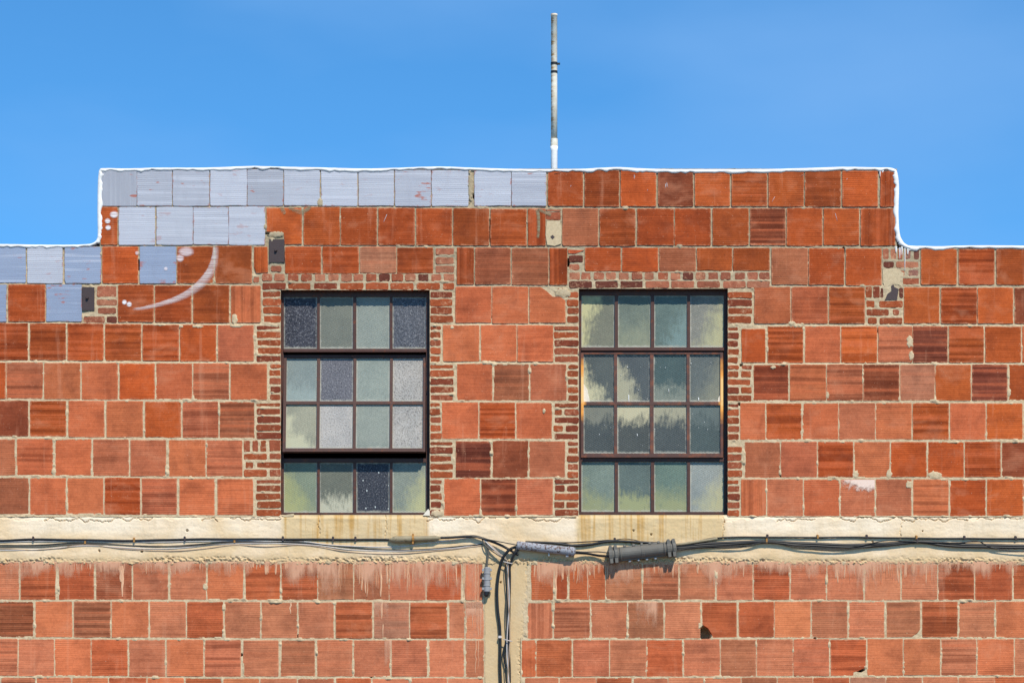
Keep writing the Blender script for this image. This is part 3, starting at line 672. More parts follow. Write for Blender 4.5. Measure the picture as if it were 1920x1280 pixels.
pb = MB(); pb.box((xpx(907), 0.004, zpx(1345.5)), (xpx(977), .05, zpx(ground_py))); pb.build('concrete_pier', M['concrete'], building)
# fill behind the belt so no gap shows
# ------------------------------------------------------------------ white coating over the parapet edge
def capline():
    out = [(X0W, 459.5)]
    raw = [(-60,457.5),(0,457.5),(60,458.5),(120,459),(160,458),(174,455.5),(181,449),(183,438),(182.5,400),(183,350),(184.5,326),(187,318),(194,315.5),(240,316),(300,314.5),(380,314.5),(470,311.5),(520,312.5),(600,314),(680,316),(740,315),(820,312.5),(900,315),(1000,317.5),(1080,317),(1120,315),(1160,313.5),(1200,315.5),(1260,317.5),(1340,317.5),(1420,317.5),(1500,315.5),(1580,313),(1640,314),(1668,314.5),(1678,317.5),(1683,325),(1686,350),(1685,400),(1687,435),(1692,450),(1700,458.5),(1712,460.5),(1760,461.5),(1840,460),(1980,461)]
    for p in smoothline(raw, 9): out.append((p[0], p[1]))
    out.append((X1W, 461)); return out
cl = capline()
inn = []
for i, (x, y) in enumerate(cl):
    a = cl[max(0, i-1)]; b = cl[min(len(cl)-1, i+1)]; d = Vector((b[0]-a[0], b[1]-a[1])).normalized(); nn = (-d.y, d.x)
    th = 5.6+float(fnoise(np.array(x/11.+y/9.), np.array(3.3), 3)-.5)*9+random.uniform(-.7, .7)
    if 1692 < x < 1720: th += 3
    if (x < 186 or 1682 < x < 1692) and 325 < y < 452: th += 3.2
    if 1200 < x < 1600: th += 1
    if 700 < x < 860: th -= 1
    inn.append((x+nn[0]*th, y+nn[1]*th))
v = []; f = []; FR = -.006
for (ox, oy), (ix, iy) in zip(cl, inn):
    p = W(ox, oy); q = W(ix, iy); dx = (ix-ox)*.3*S; dz = -(iy-oy)*.3*S
    v += [(q.x, .010, q.z), (q.x, FR+.003, q.z), (p.x+dx*2.0, FR-.003+random.uniform(-.0015, .0015), p.z+dz*2.0), (p.x+dx*.25, FR, p.z+dz*.25), (p.x, .008, p.z), (p.x, T_+.01, p.z), (q.x, T_+.01, q.z)]
k = 7
for i in range(len(cl)-1):
    for j in range(k): f.append((i*k+j, i*k+(j+1) % k, (i+1)*k+(j+1) % k, (i+1)*k+j))
cap = put('parapet_coating', mesh('parapet_coating', v, f, True), M['coating'], building)
bm = bmesh.new(); bm.from_mesh(cap.data); bmesh.ops.recalc_face_normals(bm, faces=bm.faces); bm.to_mesh(cap.data); bm.free()
# runs of the coating on the brick and tile
def ribbon(mb, pts, w0, y, tip=True, th=.0025):
    """a run of paint or mortar: px points, half width px"""
    n = len(pts); b = len(mb.v)
    for i, (x, yy) in enumerate(pts):
        t = i/(n-1); ww = w0*(1-.45*t) if i < n-1 else w0*(.35 if tip else 1)
        ww *= random.uniform(.85, 1.15)
        p = W(x-ww, yy); q = W(x+ww, yy); c_ = W(x, yy)
        mb.v += [(p.x, y+th, p.z), (c_.x, y-th, c_.z), (q.x, y+th, q.z)]
    for i in range(n-1):
        mb.f += [(b+i*3, b+i*3+1, b+i*3+4, b+i*3+3), (b+i*3+1, b+i*3+2, b+i*3+5, b+i*3+4)]
dr = MB()
for x, y0, y1, ww in ((1680,462,474,2),(1687,464,485,1.6),(1691,462,478,1.8),(1696.5,465,508,1.3),(1702,465,477,2),(1650,318,331,1.8),(1655,318,324,2),(1189,330,336,.8),(1248,345,352,.9),(1706,464,470,2.5)):
    ribbon(dr, [(x, y0), (x+.3, (y0+y1)/2), (x, y1)], ww, -.002)
dr.build('paint_run', M['coating'], building)

# ------------------------------------------------------------------ runs of mortar below the belt
dm = MB()
zones = [(20,200,6,16,22),(205,245,10,20,8),(250,520,5,20,36),(528,595,8,14,12),(597,662,16,62,34),(664,730,14,60,34),(731,800,16,56,32),(800,866,12,44,26),(866,905,40,125,18),(1000,1040,8,34,24),(1042,1105,8,36,34),(1105,1205,6,38,40),(1205,1290,6,26,24),(1290,1420,5,24,30),(1420,1550,4,16,22),(1552,1690,8,44,62),(1690,1756,10,42,36),(1758,1910,4,16,26)]
def at_joint(x, y):
    return False
for a, b, l0, l1, n in zones:
    for _ in range(int(n*.75)):
        x = a+(b-a)*(random.random() if random.random() < .5 else (random.choice((.15,.35,.6,.8))+random.gauss(0,.06))); ln = l0+(l1-l0)*random.random()**1.8; y0 = 1054+random.uniform(-1, 3)
        pts = [(x, y0)]; k = max(3, int(ln/7)); xx = x
        for i in range(1, k+1): xx += random.gauss(0, .5); pts.append((xx, y0+3+ln*i/k))
        ribbon(dm, pts, random.choice((.5, .7, .9, 1.3, 2.2)), -.0015)
for x, y0, y1, ww in ((714,1058,1118,2.2),(716,1128,1160,2.6),(718,1170,1194,1.6),(1042,1060,1122,2.6),(229,1060,1118,3.2),(227,1060,1090,4.5),(886,1127,1175,1.2),(891,1058,1150,1.4),(896,1060,1194,1.4),(901,1127,1194,1.3),(1102,1060,1122,1.6),(892,1200,1262,1.2),(897,1200,1255,1.0),(545,1130,1150,2)):
    n = max(4, int((y1-y0)/8)); ribbon(dm, [(x+random.gauss(0, .6), y0+(y1-y0)*i/n) for i in range(n+1)], ww, -.0015)
o = dm.build('mortar_run', M['drip'], building); tag(o, kind='stuff')

# ------------------------------------------------------------------ sprayed marks on the left
def uvribbon(name, pts, m, y=-.004):
    """pts: (x, y, width) px; paint thins across v"""
    P = smoothline(pts, 8); v = []; f = []; uv = []
    n = len(P)
    for i, p in enumerate(P):
        a = P[max(0, i-1)]; b = P[min(n-1, i+1)]; d = Vector((b[0]-a[0], b[1]-a[1])).normalized(); nn = (-d.y, d.x)
        for s_, vv in ((-.5, 0), (.5, 1)):
            q = W(p[0]+nn[0]*p[2]*s_, p[1]+nn[1]*p[2]*s_, y); v.append(q); uv.append((i/(n-1), vv))
    for i in range(n-1): f.append((2*i, 2*i+1, 2*i+3, 2*i+2))
    me = mesh(name, v, f); l = me.uv_layers.new(name='UVMap')
    for lp in me.loops: l.data[lp.index].uv = uv[lp.vertex_index]
    return put(name, me, m, building)
uvribbon('paint_mark', [(405,458,12),(404,478,14),(399,500,17),(388,520,19),(372,537,18),(350,552,15),(325,563,12),(295,572,9),(268,578,7),(248,580,5)][::-1], M['spray'])
uvribbon('paint_mark', [(527,388,9),(531,396,10),(535,401,6)], M['spray_green'])
uvribbon('paint_mark', [(541,388,8),(552,395,9),(566,398,9),(578,392,9),(582,386,7)], M['spray_green'])
uvribbon('paint_mark', [(1006,392,8),(1009,405,8),(1009.5,430,7),(1008,447,6)], M['spray_green'])
uvribbon('paint_mark', [(1008,393,7),(1020,398,7),(1034,404,7)], M['spray_green'])
def blob(x, y, rx, ry, m, name='paint_mark'):
    v = [W(x, y, -.005)]; uv = [(.5, .5)]; f = []; n = 14
    for i in range(n):
        a = 2*math.pi*i/n; v.append(W(x+rx*math.cos(a), y+ry*math.sin(a), -.005)); uv.append((.5+.5*math.cos(a), .5+.5*math.sin(a)))
    for i in range(n): f.append((0, 1+(i+1) % n, 1+i))
    me = mesh(name, v, f); l = me.uv_layers.new(name='UVMap')
    for lp in me.loops: l.data[lp.index].uv = uv[lp.vertex_index]
    put(name, me, m, building)
for x, y, r_, h_ in ((202,414.5,6,5.5),(203,427,6,5.5),(214,402.5,9,7),(233.5,566.5,5,5),(242.5,570.5,5.5,5.5)): blob(x, y, r_, h_, M['blob'])
for x, y, r_, h_ in ((349,472,16,10),(338,484,8,8),(257,474.5,4,4),(311,504,4,4)): blob(x, y, r_, h_, M['haze_blob'])
# scratches and specks of white paint
sp = MB()
for x, y, a, b in ((722.5,409,3,7),(1450,374,3,5),(1568,407,-2,7),(1504,329,3,2),(1190,330,-1,2),(1251,347,-1,4),(1045,325,6,1),(1214,357,1,1.5),(1070,349,1,1.5),(1588,336,1,1.5)):
    ribbon(sp, [(x+a, y-b), (x, y), (x-a, y+b)], .7, -.002)
sp.build('paint_mark', M['coating'], building)
# pale lime bloom on one tile
def patch(name, outline, m, y=-.0035, th=.004):
    mb = MB(); mb.prism([(W(x, yy).x, W(x, yy).z) for x, yy in outline], y, y+th); return mb.build(name, m, building)

# bits of tile and mortar at awkward spots
patch('mortar_patch', [(1025,415),(1050,414),(1053,430),(1052,457),(1040,461),(1026,459),(1023,440)], M['smear'], -.001, .03)
patch('mortar_patch', [(1655,505),(1680,503),(1695,512),(1690,530),(1693,538),(1684,533),(1672,532),(1660,540),(1656,530)], M['smear'], .001, .03)
patch('tile_fragment', [(1065,468),(1095,469),(1087,472.5),(1078,475.5),(1066,475)], M['brick'], .0, .03).color = base(190, 90, 56)+(1,)
hole = MB(); 
ol = [(1025,441),(1037,437),(1044,443),(1037,449)]
patch('anchor_hole', [(1032,444),(1036,440.5),(1040,444.5),(1036,448.5)], M['plate'], -.0045, .01)
patch('white_mortar', [(1596,1262),(1605,1259),(1624,1261),(1624,1267),(1597,1267)], M['caulk'], .006, .03)
patch('white_mortar', [(793,966),(799,958),(803,953.5),(805.5,957),(806,966)], M['caulk'], -.004, .07)
patch('white_mortar', [(528,966.5),(540,964),(551,962.5),(551,967),(535,969)], M['smear'], -.004, .07)

# lime bloom over the corner of one tile (thin wash)
N = NM('lime_bloom', .9, .1); N.color(base(232, 206, 190)); o_ = N.coord(rnd=False); u, v_, _ = N.sep(N.tc.outputs['UV'])
g = N.noise(o_, 26, 5, .7); fall = N.math('MULTIPLY', N.rng(v_, .45, .95), N.rng(u, -.4, .8))
N.val(N.b.inputs['Alpha'], N.rng(N.math('ADD', N.math('MULTIPLY', fall, .55), N.math('MULTIPLY', g, .75)), .5, .72)); M['bloom'] = N.m
def wash(x0, y0, x1, y1, m):
    me = mesh('lime_bloom', [W(x0, y0, -.0045), W(x1, y0, -.0045), W(x1, y1, -.0045), W(x0, y1, -.0045)], [(0, 3, 2, 1)]); l = me.uv_layers.new(name='UVMap')
    q = [(0, 1), (1, 1), (1, 0), (0, 0)]
    for lp in me.loops: l.data[lp.index].uv = q[lp.vertex_index]
    put('lime_bloom', me, m, building)
wash(1577, 899, 1640, 950, M['bloom'])
N = NM('lime_wash', .95, .05); N.color(base(226, 172, 140)); u, v_, _ = N.sep(N.tc.outputs['UV'])
g = N.noise(N.coord((1, 1, .22), False), 24, 5, .7); g2 = N.noise(N.coord((1, 1, .6), False), 5, 3, .5); ed_ = N.math('MULTIPLY', N.rng(u, 0, .12), N.rng(u, 1, .88))
al = N.math('MULTIPLY', N.rng(N.math('ADD', N.math('ADD', N.math('MULTIPLY', v_, .40), N.math('MULTIPLY', g, .6)), N.math('MULTIPLY', g2, .95)), .95, 1.22, 0, .75), ed_)
N.val(N.b.inputs['Alpha'], N.math('MULTIPLY', al, N.rng(v_, .0, .15))); M['wash'] = N.m
for q in ((0,1052,250,1096),(240,1052,530,1090),(525,1052,735,1130),(725,1052,906,1140),(995,1052,1210,1110),(1200,1052,1420,1105),(1410,1052,1560,1092),(1545,1052,1765,1122),(1755,1052,1920,1092),(700,1127,730,1200),(870,1127,907,1270),(720,1198,735,1268),(1190,1127,1235,1196)): wash(*q, M['wash'])

# ------------------------------------------------------------------ anchor plates
def plate(x0, y0, x1, y1, bx, by):
    mb = MB(); j = lambda: random.uniform(-.5, .5)
    ol = [(x0+j(), y0+j()), (x1+j(), y0+j()), (x1+j(), y1+j()), (x0+j(), y1+j())]
    mb.prism([(W(x, y).x, W(x, y).z) for x, y in ol], -.006, .02)
    p = mb.build('anchor_plate', M['plate'], building)
    b = MB(); b.lathe(W(bx, by, -.004), W(bx, by, -.026), [(0, .012), (.6, .012), (1, .008)], 8); b.build('bolt', M['plate'], p)
plate(504.5, 448.5, 533, 492, 517.5, 470); plate(154, 538.5, 177.5, 582.5, 164, 559)
patch('anchor_plate', [(1659,562.5),(1664,551),(1672,545),(1671,536),(1675,533),(1677,538),(1685,542),(1682,562)], M['plate'], -.002, .03)

# ------------------------------------------------------------------ windows
YF = .098           # plane of the fixed frame's glass
def seen(px, py, y): return AT(px, py, y)
def bar(mb, x0, y0, x1, y1, yf, yb):
    a = seen(x0, y0, yf); b = seen(x1, y1, yf); mb.box((a.x, yf, a.z), (b.x, yb, b.z))
def pane_obj(parent, x0, y0, x1, y1, m, col, y, rot=None, pivot=None):
    a = seen(x0, y0, y); b = seen(x1, y1, y); c = (a+b)/2; hx = abs(b.x-a.x)/2+.004; hz = abs(a.z-b.z)/2+.004
    mb = MB(); mb.box((-hx, -.003, -hz), (hx, .003, hz))
    o = mb.build('pane', m)
    gm_ = sum(col)/3; col = [v+(gm_-v)*(.25 if gm_ > 108 else -.1) for v in col]; o.color = tuple(base(col[0]*1.02, col[1], col[2]*.95))+(1,)
    if rot:
        R = Matrix.Rotation(rot, 4, 'X'); c = pivot+R.to_3x3() @ (c-pivot); o.rotation_euler = (rot, 0, 0)
    o.parent = parent; o.location = c-WPOS[parent.name]
    return o
WIN = {}
def window(ox0, oy0, ox1, oy1, cols, fr, vent, vr, swing, panes, label, pivot_frac, steel2):
    """cols: pane edges of the fixed lights; fr: rows (top light, bottom light); vent: (x0,y0,x1,y1), vr: pane cols and rows of the vent"""
    fm = MB(); F0, F1 = YF-.022, YF+.02
    # outer frame, bars of the fixed lights, transoms
    bar(fm, ox0-6, oy0-6, cols[0][0], oy1+6, F0, F1); bar(fm, cols[-1][1], oy0-6, ox1+6, oy1+6, F0, F1)
    bar(fm, cols[0][0]-.2, oy0-6, cols[-1][1]+.2, fr[0][0], F0+.001, F1-.001); bar(fm, cols[0][0]-.2, fr[1][1], cols[-1][1]+.2, oy1+6, F0+.001, F1-.001)
    for (y0, y1) in fr:
        for a, b in zip(cols[:-1], cols[1:]): bar(fm, a[1], y0-.2, b[0], y1+.2, F0+.003, F1-.002)
    bar(fm, cols[0][0]-.2, fr[0][1], cols[-1][1]+.2, fr[0][1]+6, F0-.014, F1-.003)       # head transom with its drip
    bar(fm, cols[0][0]-.2, fr[1][0]-7, cols[-1][1]+.2, fr[1][0], F0-.003, F1-.003)
    c = W((ox0+ox1)/2, (oy0+oy1)/2, YF)
    fo = fm.build('window', M['steel'], building, c); fo['label'] = label
    # reveal beads of putty are left to the pane edges; the vent sash
    a = seen(vent[0], vent[1], YF); b = seen(vent[2], vent[3], YF); vc = (a+b)/2; H = a.z-b.z
    piv = Vector((vc.x, YF, a.z-H*pivot_frac))
    sm = MB(); V0, V1 = YF-.028, YF+.012
    vc_, rows = vr
    bar(sm, vent[0], vent[1], vc_[0][0], vent[3], V0, V1); bar(sm, vc_[-1][1], vent[1], vent[2], vent[3], V0, V1)
    bar(sm, vc_[0][0]-.2, vent[1], vc_[-1][1]+.2, rows[0][0], V0+.001, V1-.001); bar(sm, vc_[0][0]-.2, rows[1][1], vc_[-1][1]+.2, vent[3], V0+.001, V1-.001)
    bar(sm, vc_[0][0]-.2, vent[3]-2.6, vc_[-1][1]+.2, vent[3], V0-.012, V0+.002)
    bar(sm, vc_[0][0]-.2, rows[0][1], vc_[-1][1]+.2, rows[1][0], V0+.003, V1-.003)
    for p, q in zip(vc_[:-1], vc_[1:]):
        for (y0, y1) in rows: bar(sm, p[1], y0-.2, q[0], y1+.2, V0+.004, V1-.004)
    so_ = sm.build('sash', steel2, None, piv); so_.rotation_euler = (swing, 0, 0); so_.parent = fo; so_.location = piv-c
    k = 0
    for ri, (y0, y1) in enumerate(((fr[0]), rows[0], rows[1], (fr[1]))):
        cc = cols if ri in (0, 3) else vc_
        for (x0, x1) in cc:
            spec, col = panes[k]; k += 1
            m = pane_material(*spec) if isinstance(spec, tuple) else pane_material(spec)
            if ri in (0, 3): pane_obj(fo, x0, y0, x1, y1, m, col, YF)
            else: pane_obj(fo, x0, y0, x1, y1, m, col, YF-.006, swing, piv)
    return fo
# rusty sash paint of the right window, sun gleam painted in at the pivots
N = NM('sash_paint_rust_and_gleam', .5, .4); o_ = N.coord(rnd=False); x, y, z = N.sep(o_)
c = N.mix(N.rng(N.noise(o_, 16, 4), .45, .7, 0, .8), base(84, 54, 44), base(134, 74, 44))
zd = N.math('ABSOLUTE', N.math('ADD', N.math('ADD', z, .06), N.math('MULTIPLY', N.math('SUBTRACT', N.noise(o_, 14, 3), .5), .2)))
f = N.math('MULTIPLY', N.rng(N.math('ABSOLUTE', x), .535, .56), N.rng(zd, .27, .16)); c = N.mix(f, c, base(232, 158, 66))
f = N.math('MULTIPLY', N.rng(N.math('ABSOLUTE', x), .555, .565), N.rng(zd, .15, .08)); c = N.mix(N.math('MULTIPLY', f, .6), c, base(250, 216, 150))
N.color(c); M['steel_rust_gleam'] = N.m

wr, gr, fl = 'wired', 'grain', 'film'
YL = (178, 176, 138); PL = (176, 178, 158)
P1 = [(gr,(64,66,78)), ((wr,'high',(178,176,132),.0),(128,134,126)), (wr,(152,164,160)), (gr,(92,96,108)),
      ((fl,'low',(170,186,180),.3),(134,152,156)), (gr,(98,100,112)), (fl,(150,164,160)), (gr,(164,162,164)),
      ((wr,'left',(196,192,160),.7),(168,168,148)), (gr,(176,173,176)), (fl,(144,156,152)), (gr,(168,165,166)),
      ((wr,'left',(170,172,118),.8),(140,158,136)), ((wr,'low',(196,192,168),.9),(116,122,112)), ((gr,None,(0,0,0),1.,True),(58,62,74)), ((wr,'right',(186,184,138),.9),(146,158,150))]
C1 = [(532,594.7),(599.6,662.3),(668,731),(736,799.2)]
V1 = [(537,594.5),(600,662.5),(668,731.3),(736.5,793.5)]
window(527, 543.5, 806, 966, C1, [(556,653.5),(866,960.5)], (531.5,664,798,852), (V1, [(669.5,754),(760,845)]), -math.radians(8.3), P1,
       'steel window with four by four panes, its middle sash tilted open', .27, M['steel'])
P2 = [((wr,'topleft',(200,194,146),.9),(136,138,120)), ((wr,'low',(160,160,130),.5),(120,136,126)), ((fl,'right',(140,166,164),.4),(104,130,128)), ((wr,'right',(184,180,140),.9),(146,146,140)),
      ((wr,'left',(190,184,150),1.),(94,102,104)), ((fl,'left',(184,178,148),.75),(90,98,104)), ((fl,'low',(160,162,144),.5),(78,98,102)), ((wr,'right',(172,168,138),.4),(104,116,120)),
      ((fl,'high',(160,158,138),.45),(78,86,90)), ((fl,'high',(190,182,150),1.),(82,88,90)), ((wr,'high',(180,174,146),.75),(84,92,96)), ((fl,'high',(130,140,134),.35),(80,94,98)),
      ((wr,'low',(164,164,112),.6),(130,152,144)), ((fl,'low',(166,168,120),.8),(98,120,120)), ((wr,'low',(166,166,118),.7),(112,142,132)), ((wr,'right',(190,184,140),.8),(160,170,172))]
C2 = [(1090.2,1152.7),(1158.8,1220.4),(1226.8,1288.6),(1294,1357.3)]
V2 = [(1094.3,1151.4),(1157.2,1219),(1225.6,1287.6),(1293.2,1350.8)]
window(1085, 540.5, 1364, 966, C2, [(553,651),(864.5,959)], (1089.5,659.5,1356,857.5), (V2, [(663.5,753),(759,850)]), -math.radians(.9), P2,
       'steel window with grimy four by four panes, its sash shut and rusty, sun gleam painted on the stiles', .3, M['steel_rust_gleam'])
# dry grime flaked to white in the lower left corner of the shut sash
for pts in ([(1094,718),(1098,724),(1102,730),(1103,737),(1105,745),(1106,753),(1094,753)], [(1346,752),(1347,745),(1351,739),(1351,753)]):
    mb = MB(); mb.prism([(seen(x, y, .068).x, seen(x, y, .068).z) for x, y in pts], .0810, .0845); mb.build('flaked_putty', M['caulk'], building)
dd = MB()
for x, y0, y1, ww in ((1179,739,752,.75),(1254,728,734,.5),(1310,744,749,.9),(1195,812,816,.6)):
    for i in range(1):
        a = seen(x-ww, y0, .07); b = seen(x+ww, y1, .07); dd.prism([(a.x, a.z), (b.x, a.z-.004), (b.x, b.z), (a.x+.002, b.z-.003)], .0815, .084)
for _ in range(22):
    x, y = random.uniform(1098, 1350), random.uniform(670, 846); r_ = random.uniform(.35, .7); a = seen(x-r_, y-r_, .07); b = seen(x+r_, y+r_, .07); dd.prism([(a.x, a.z), (b.x, a.z), (b.x, b.z), (a.x, b.z)], .0815, .084)
o = dd.build('bird_dropping', M['coating'], building); tag(o, kind='stuff')

# reveals are the wall's own thickness; a dim room stands behind the glass
rm = MB()
X0, X1 = xpx(X0W), xpx(X1W); ZR = zpx(470)
rm.box((X0+.3, T_+6.0, .0), (X1-.3, T_+6.3, ZR-.0)); rm.box((X0, T_, 0), (X0+.3, T_+6.3, ZR)); rm.box((X1-.3, T_, 0), (X1, T_+6.3, ZR))
rm.build('rear_wall', M['dark'], building)
rf = MB(); rf.box((X0+.3, T_+.01, ZR-.3), (X1-.3, T_+6.0, ZR-.12)); rf.build('roof', M['roof'], building)
fl_ = MB(); fl_.box((X0+.3, T_+.01, 3.5), (X1-.3, T_+6.0, 3.7)); fl_.build('upper_floor', M['dark'], building)

# ------------------------------------------------------------------ vent pipe on the roof
YP = 1.0
vp_b = AT(1039, 330, YP); vpe = empty('vent_pipe', (vp_b.x, YP, ZR-.12)); WPOS['vent_pipe'] = Vector(vpe.location)
tag(vpe, 'tall thin rusty vent pipe with white painted foot rising behind the parapet', 'vent pipe')
N = NM('galvanised_rust', .6, .3); o_ = N.coord(rnd=False); x, y, z = N.sep(o_)
c = N.mix(N.rng(N.noise(o_, 14, 4, .65), .4, .65), base(234, 228, 212), base(212, 200, 178))
rs = N.math('ADD', N.noise(N.coord((5, 5, 22), False), 1.0, 4, .65), N.rng(z, 1.0, 1.5, 0, .06)); rs = N.math('ADD', rs, N.rng(x, .02, -.03, -.06, .12))
c = N.mix(N.rng(rs, .55, .68), c, base(176, 134, 78)); N.color(c); N.bump(N.noise(o_, 120, 3), .4, .003); M['galv'] = N.m
pr = 6.1*S*(D+YP)/D
def P_(py): return AT(1039, py, YP)
mb = MB(); mb.lathe(P_(262), P_(27), [(0, pr), (.4, pr*.99), (.985, pr*.97), (.986, pr*1.04), (1, pr*1.04)], 20); mb.build('upper_pipe', M['galv'], vpe, Vector((vp_b.x, YP, P_(262).z)), True)
mb = MB(); mb.lathe(P_(276), P_(261), [(0, pr*1.16), (1, pr*1.14)], 20); mb.build('coupling', M['galv'], vpe, Vector((vp_b.x, YP, P_(276).z)))
mb = MB(); q = P_(275); mb.lathe((q.x, YP, ZR-.12), q, [(0, pr*1.06), (.97, pr*1.04), (1, pr*1.22)], 20); mb.build('lower_pipe', M['coating'], vpe, Vector(vpe.location), True)
for y0, y1, ear in ((117.5, 122.5, True), (133.5, 138, False)):
    mb = MB(); mb.lathe(P_(y1), P_(y0), [(0, pr*1.07), (1, pr*1.07)], 20)
    if ear:
        a = AT(1044, 118.5, YP-.01); b = AT(1050, 122, YP+.01); mb.box((a.x, YP-.02, a.z), (b.x, YP+.01, b.z))
    mb.build('clamp_band', M['black'], vpe)

# ------------------------------------------------------------------ cables and splice closures
def P3(px, py, y=-.02): 
    return AT(px, py, y)
def cable(name, pts, r, m, label, y=-.018, group=None, clips=(), cat='cable', wob=.25):
    raw = [(p[0], p[1], (p[2] if len(p) > 2 else y)) for p in pts]
    if raw[0][0] == -60: raw = [(-600, raw[0][1]+2, y), (-330, raw[0][1]-1, y)]+raw
    if raw[-1][0] == 1980: raw = raw+[(2250, raw[-1][1]-1, y), (2520, raw[-1][1]+2, y)]
    if raw[-1][1] >= 1296: raw = raw+[(raw[-1][0]+1, 1480, y), (raw[-1][0]-1, 1700, y)]
    sm = smoothline(raw, 10); ph = random.uniform(0, 9)
    mb = MB(); mb.tube([P3(q[0], q[1]+wob*math.sin(q[0]*.06+ph)*.8+random.gauss(0, wob*.15), q[2]) for q in sm], r*S, 8)
    o = mb.build(name, m, smooth=True); tag(o, label, cat, group)
    for cx in clips:
        cy = float(np.interp(cx, [q[0] for q in sm], [q[1] for q in sm]))
        k = MB(); a = P3(cx-1.6, cy-r-2.2, -.0); b = P3(cx+1.6, cy+r+1.2, 0)
        k.box((a.x, y-r*S-.004, a.z), (b.x, .01, b.z)); a = P3(cx-2.2, cy-r-3.4, 0); k.box((a.x, -.012, a.z), (a.x+3*S, .01, a.z-2*S))
        k.build('clip', M['strap'] if random.random() < .3 else M['plate'], o)
    return o
G1 = 'cables along the concrete belt'
cable('feeder_cable', [(-60,1013.5),(0,1013),(62,1010.6),(160,1012),(250,1013),(345,1010.6),(440,1010.2),(560,1010.5),(640,1011),(734,1011)], 2.1, M['black'],
      'black straight cable clipped along the belt, topmost under the left window', -.010, G1, (63,252,347,531,625,667))
cable('thin_wire', [(-60,1017),(0,1016),(80,1014),(160,1014.5),(300,1015.5),(440,1013),(500,1014),(568,1015),(620,1021),(700,1025),(760,1023.5),(800,1018),(850,1012),(895,1006)], .95, M['silver'],
      'pale grey wire that rises to the feeder right of the tan splice sleeve', -.007, G1)
cable('thin_wire', [(-60,1022.5),(0,1022),(80,1021),(160,1017),(300,1024),(440,1015),(568,1017.5),(700,1029),(800,1029),(905,1019)], 1.1, M['black'],
      'thin black sagging wire between two clips at far left of belt', -.006, G1, (160,440))
cable('thin_wire', [(-60,1029),(0,1028),(60,1030.5),(110,1027),(160,1021),(240,1029),(310,1032.5),(380,1028.5),(440,1021),(500,1024.5),(568,1021),(640,1032),(715,1038),(800,1034),(908,1022)], .95, M['tan_wire'],
      'tan brown wire with the deepest sag under the left window', -.006, G1)
cable('thin_wire', [(-60,1032),(0,1031),(80,1029.5),(160,1022.5),(300,1028.5),(440,1018.5),(568,1020),(660,1030),(740,1032.5),(850,1027),(908,1017)], .85, M['silver'],
      'pale wire just above the deepest sagging wire under the left window', -.006, G1)
cable('thin_wire', [(-60,1025),(0,1025),(80,1024),(160,1019),(250,1022),(350,1023.5),(440,1017),(570,1014)], .9, M['lead'],
      'short grey wire ending at the clip left under the left window', -.008, G1)
# tan sleeve on the feeder
sv = MB(); sv.lathe(P3(729,1011.5,-.03), P3(826,1007.8,-.03), [(0,2.2*S),(.05,3.4*S),(.10,6.2*S),(.13,6.6*S),(.46,6.4*S),(.50,5.2*S),(.9,4.8*S),(.93,3.8*S),(1,2.4*S)], 16)
s0 = sv.build('splice_sleeve', M['sleeve'], smooth=True); tag(s0, 'weathered tan tapered splice sleeve with ochre strap under the left window', 'splice sleeve')
sb = MB(); sb.lathe(P3(772.5,1009.8,-.03), P3(776.8,1009.6,-.03), [(0,7.2*S),(1,7.2*S)], 14); a = P3(773,1003,0); sb.box((a.x,-.05,a.z+.008),(a.x+.014,.005,a.z-.075)); sb.build('strap', M['strap'], s0)
cable('feeder_cable', [(824,1007.8,-.03),(850,1007,-.03),(880,1005,-.03),(894,1005.5,-.03),(914,1011.5,-.035),(938,1021,-.04),(958,1032,-.04),(972,1040,-.03)], 2.4, M['black'],
      'black cable bending down from the tan sleeve towards the pier', -.03, G1)
cable('thin_wire', [(884,1005,-.035),(905,1009,-.045),(935,1014.5,-.06),(970,1021,-.08)], 1.1, M['lead'], 'thin grey wire running straight from the sleeve to the flaking tube', -.05, G1)
for i, (dx, m, lb) in enumerate(((0, 'silver', 'pale wire crossing in front from the knot to the drop bundle'), (4, 'tan_wire', 'tan wire beside the pale one from the knot to the drop bundle'), (-6, 'lead', 'dark grey wire lowest of those from the knot to the drop bundle'))):
    cable('thin_wire', [(907+dx*.5,1011,-.03),(918+dx,1022+i,-.045),(934+dx*.5,1036+i,-.045),(951,1050,-.035)], 1.15, M[m], lb, -.04, 'wires from the knot down to the pier')
cable('drop_wire', [(911,1014,-.03),(915,1024,-.04),(915.5,1040,-.04),(913.5,1054,-.045),(913,1066,-.045)], 1.7, M['lead'], 'short grey wire from which the small splice box hangs', -.04)
cable('drop_cable', [(970,1024,-.05),(957,1029,-.055),(947,1039,-.05),(940,1052,-.04),(935,1075,-.03),(932,1105,-.025),(933,1140,-.022),(937,1175,-.02),(938,1210,-.02),(937.5,1245,-.02),(939,1300,-.02)], 2.7, M['black'],
      'thick black cable curving down the pier, leftmost of the drops', -.02, 'cables down the concrete pier')
cable('drop_cable', [(972,1030,-.05),(965,1037,-.05),(960,1048,-.04),(956,1062,-.03),(955,1090,-.02),(955,1140,-.018),(954,1200,-.018),(953,1300,-.018)], 2.3, M['black'],
      'thick black cable behind the pale wires down the pier', -.018, 'cables down the concrete pier')
def dropw(ph, x0, amp, m, lb, y):
    pts = [(951,1050,y-.01)]+[(x0+amp*math.sin(ph+yy*.035), yy, y) for yy in range(1066, 1301, 26)]
    cable('drop_wire', pts, 1.05, M[m], lb, y, 'cables down the concrete pier')
dropw(0, 952.5, 2.2, 'silver', 'pale wire in front of the drop bundle on the pier', -.030)
dropw(2, 951, 2.6, 'lead', 'grey wire twisted in the drop bundle on the pier', -.026)
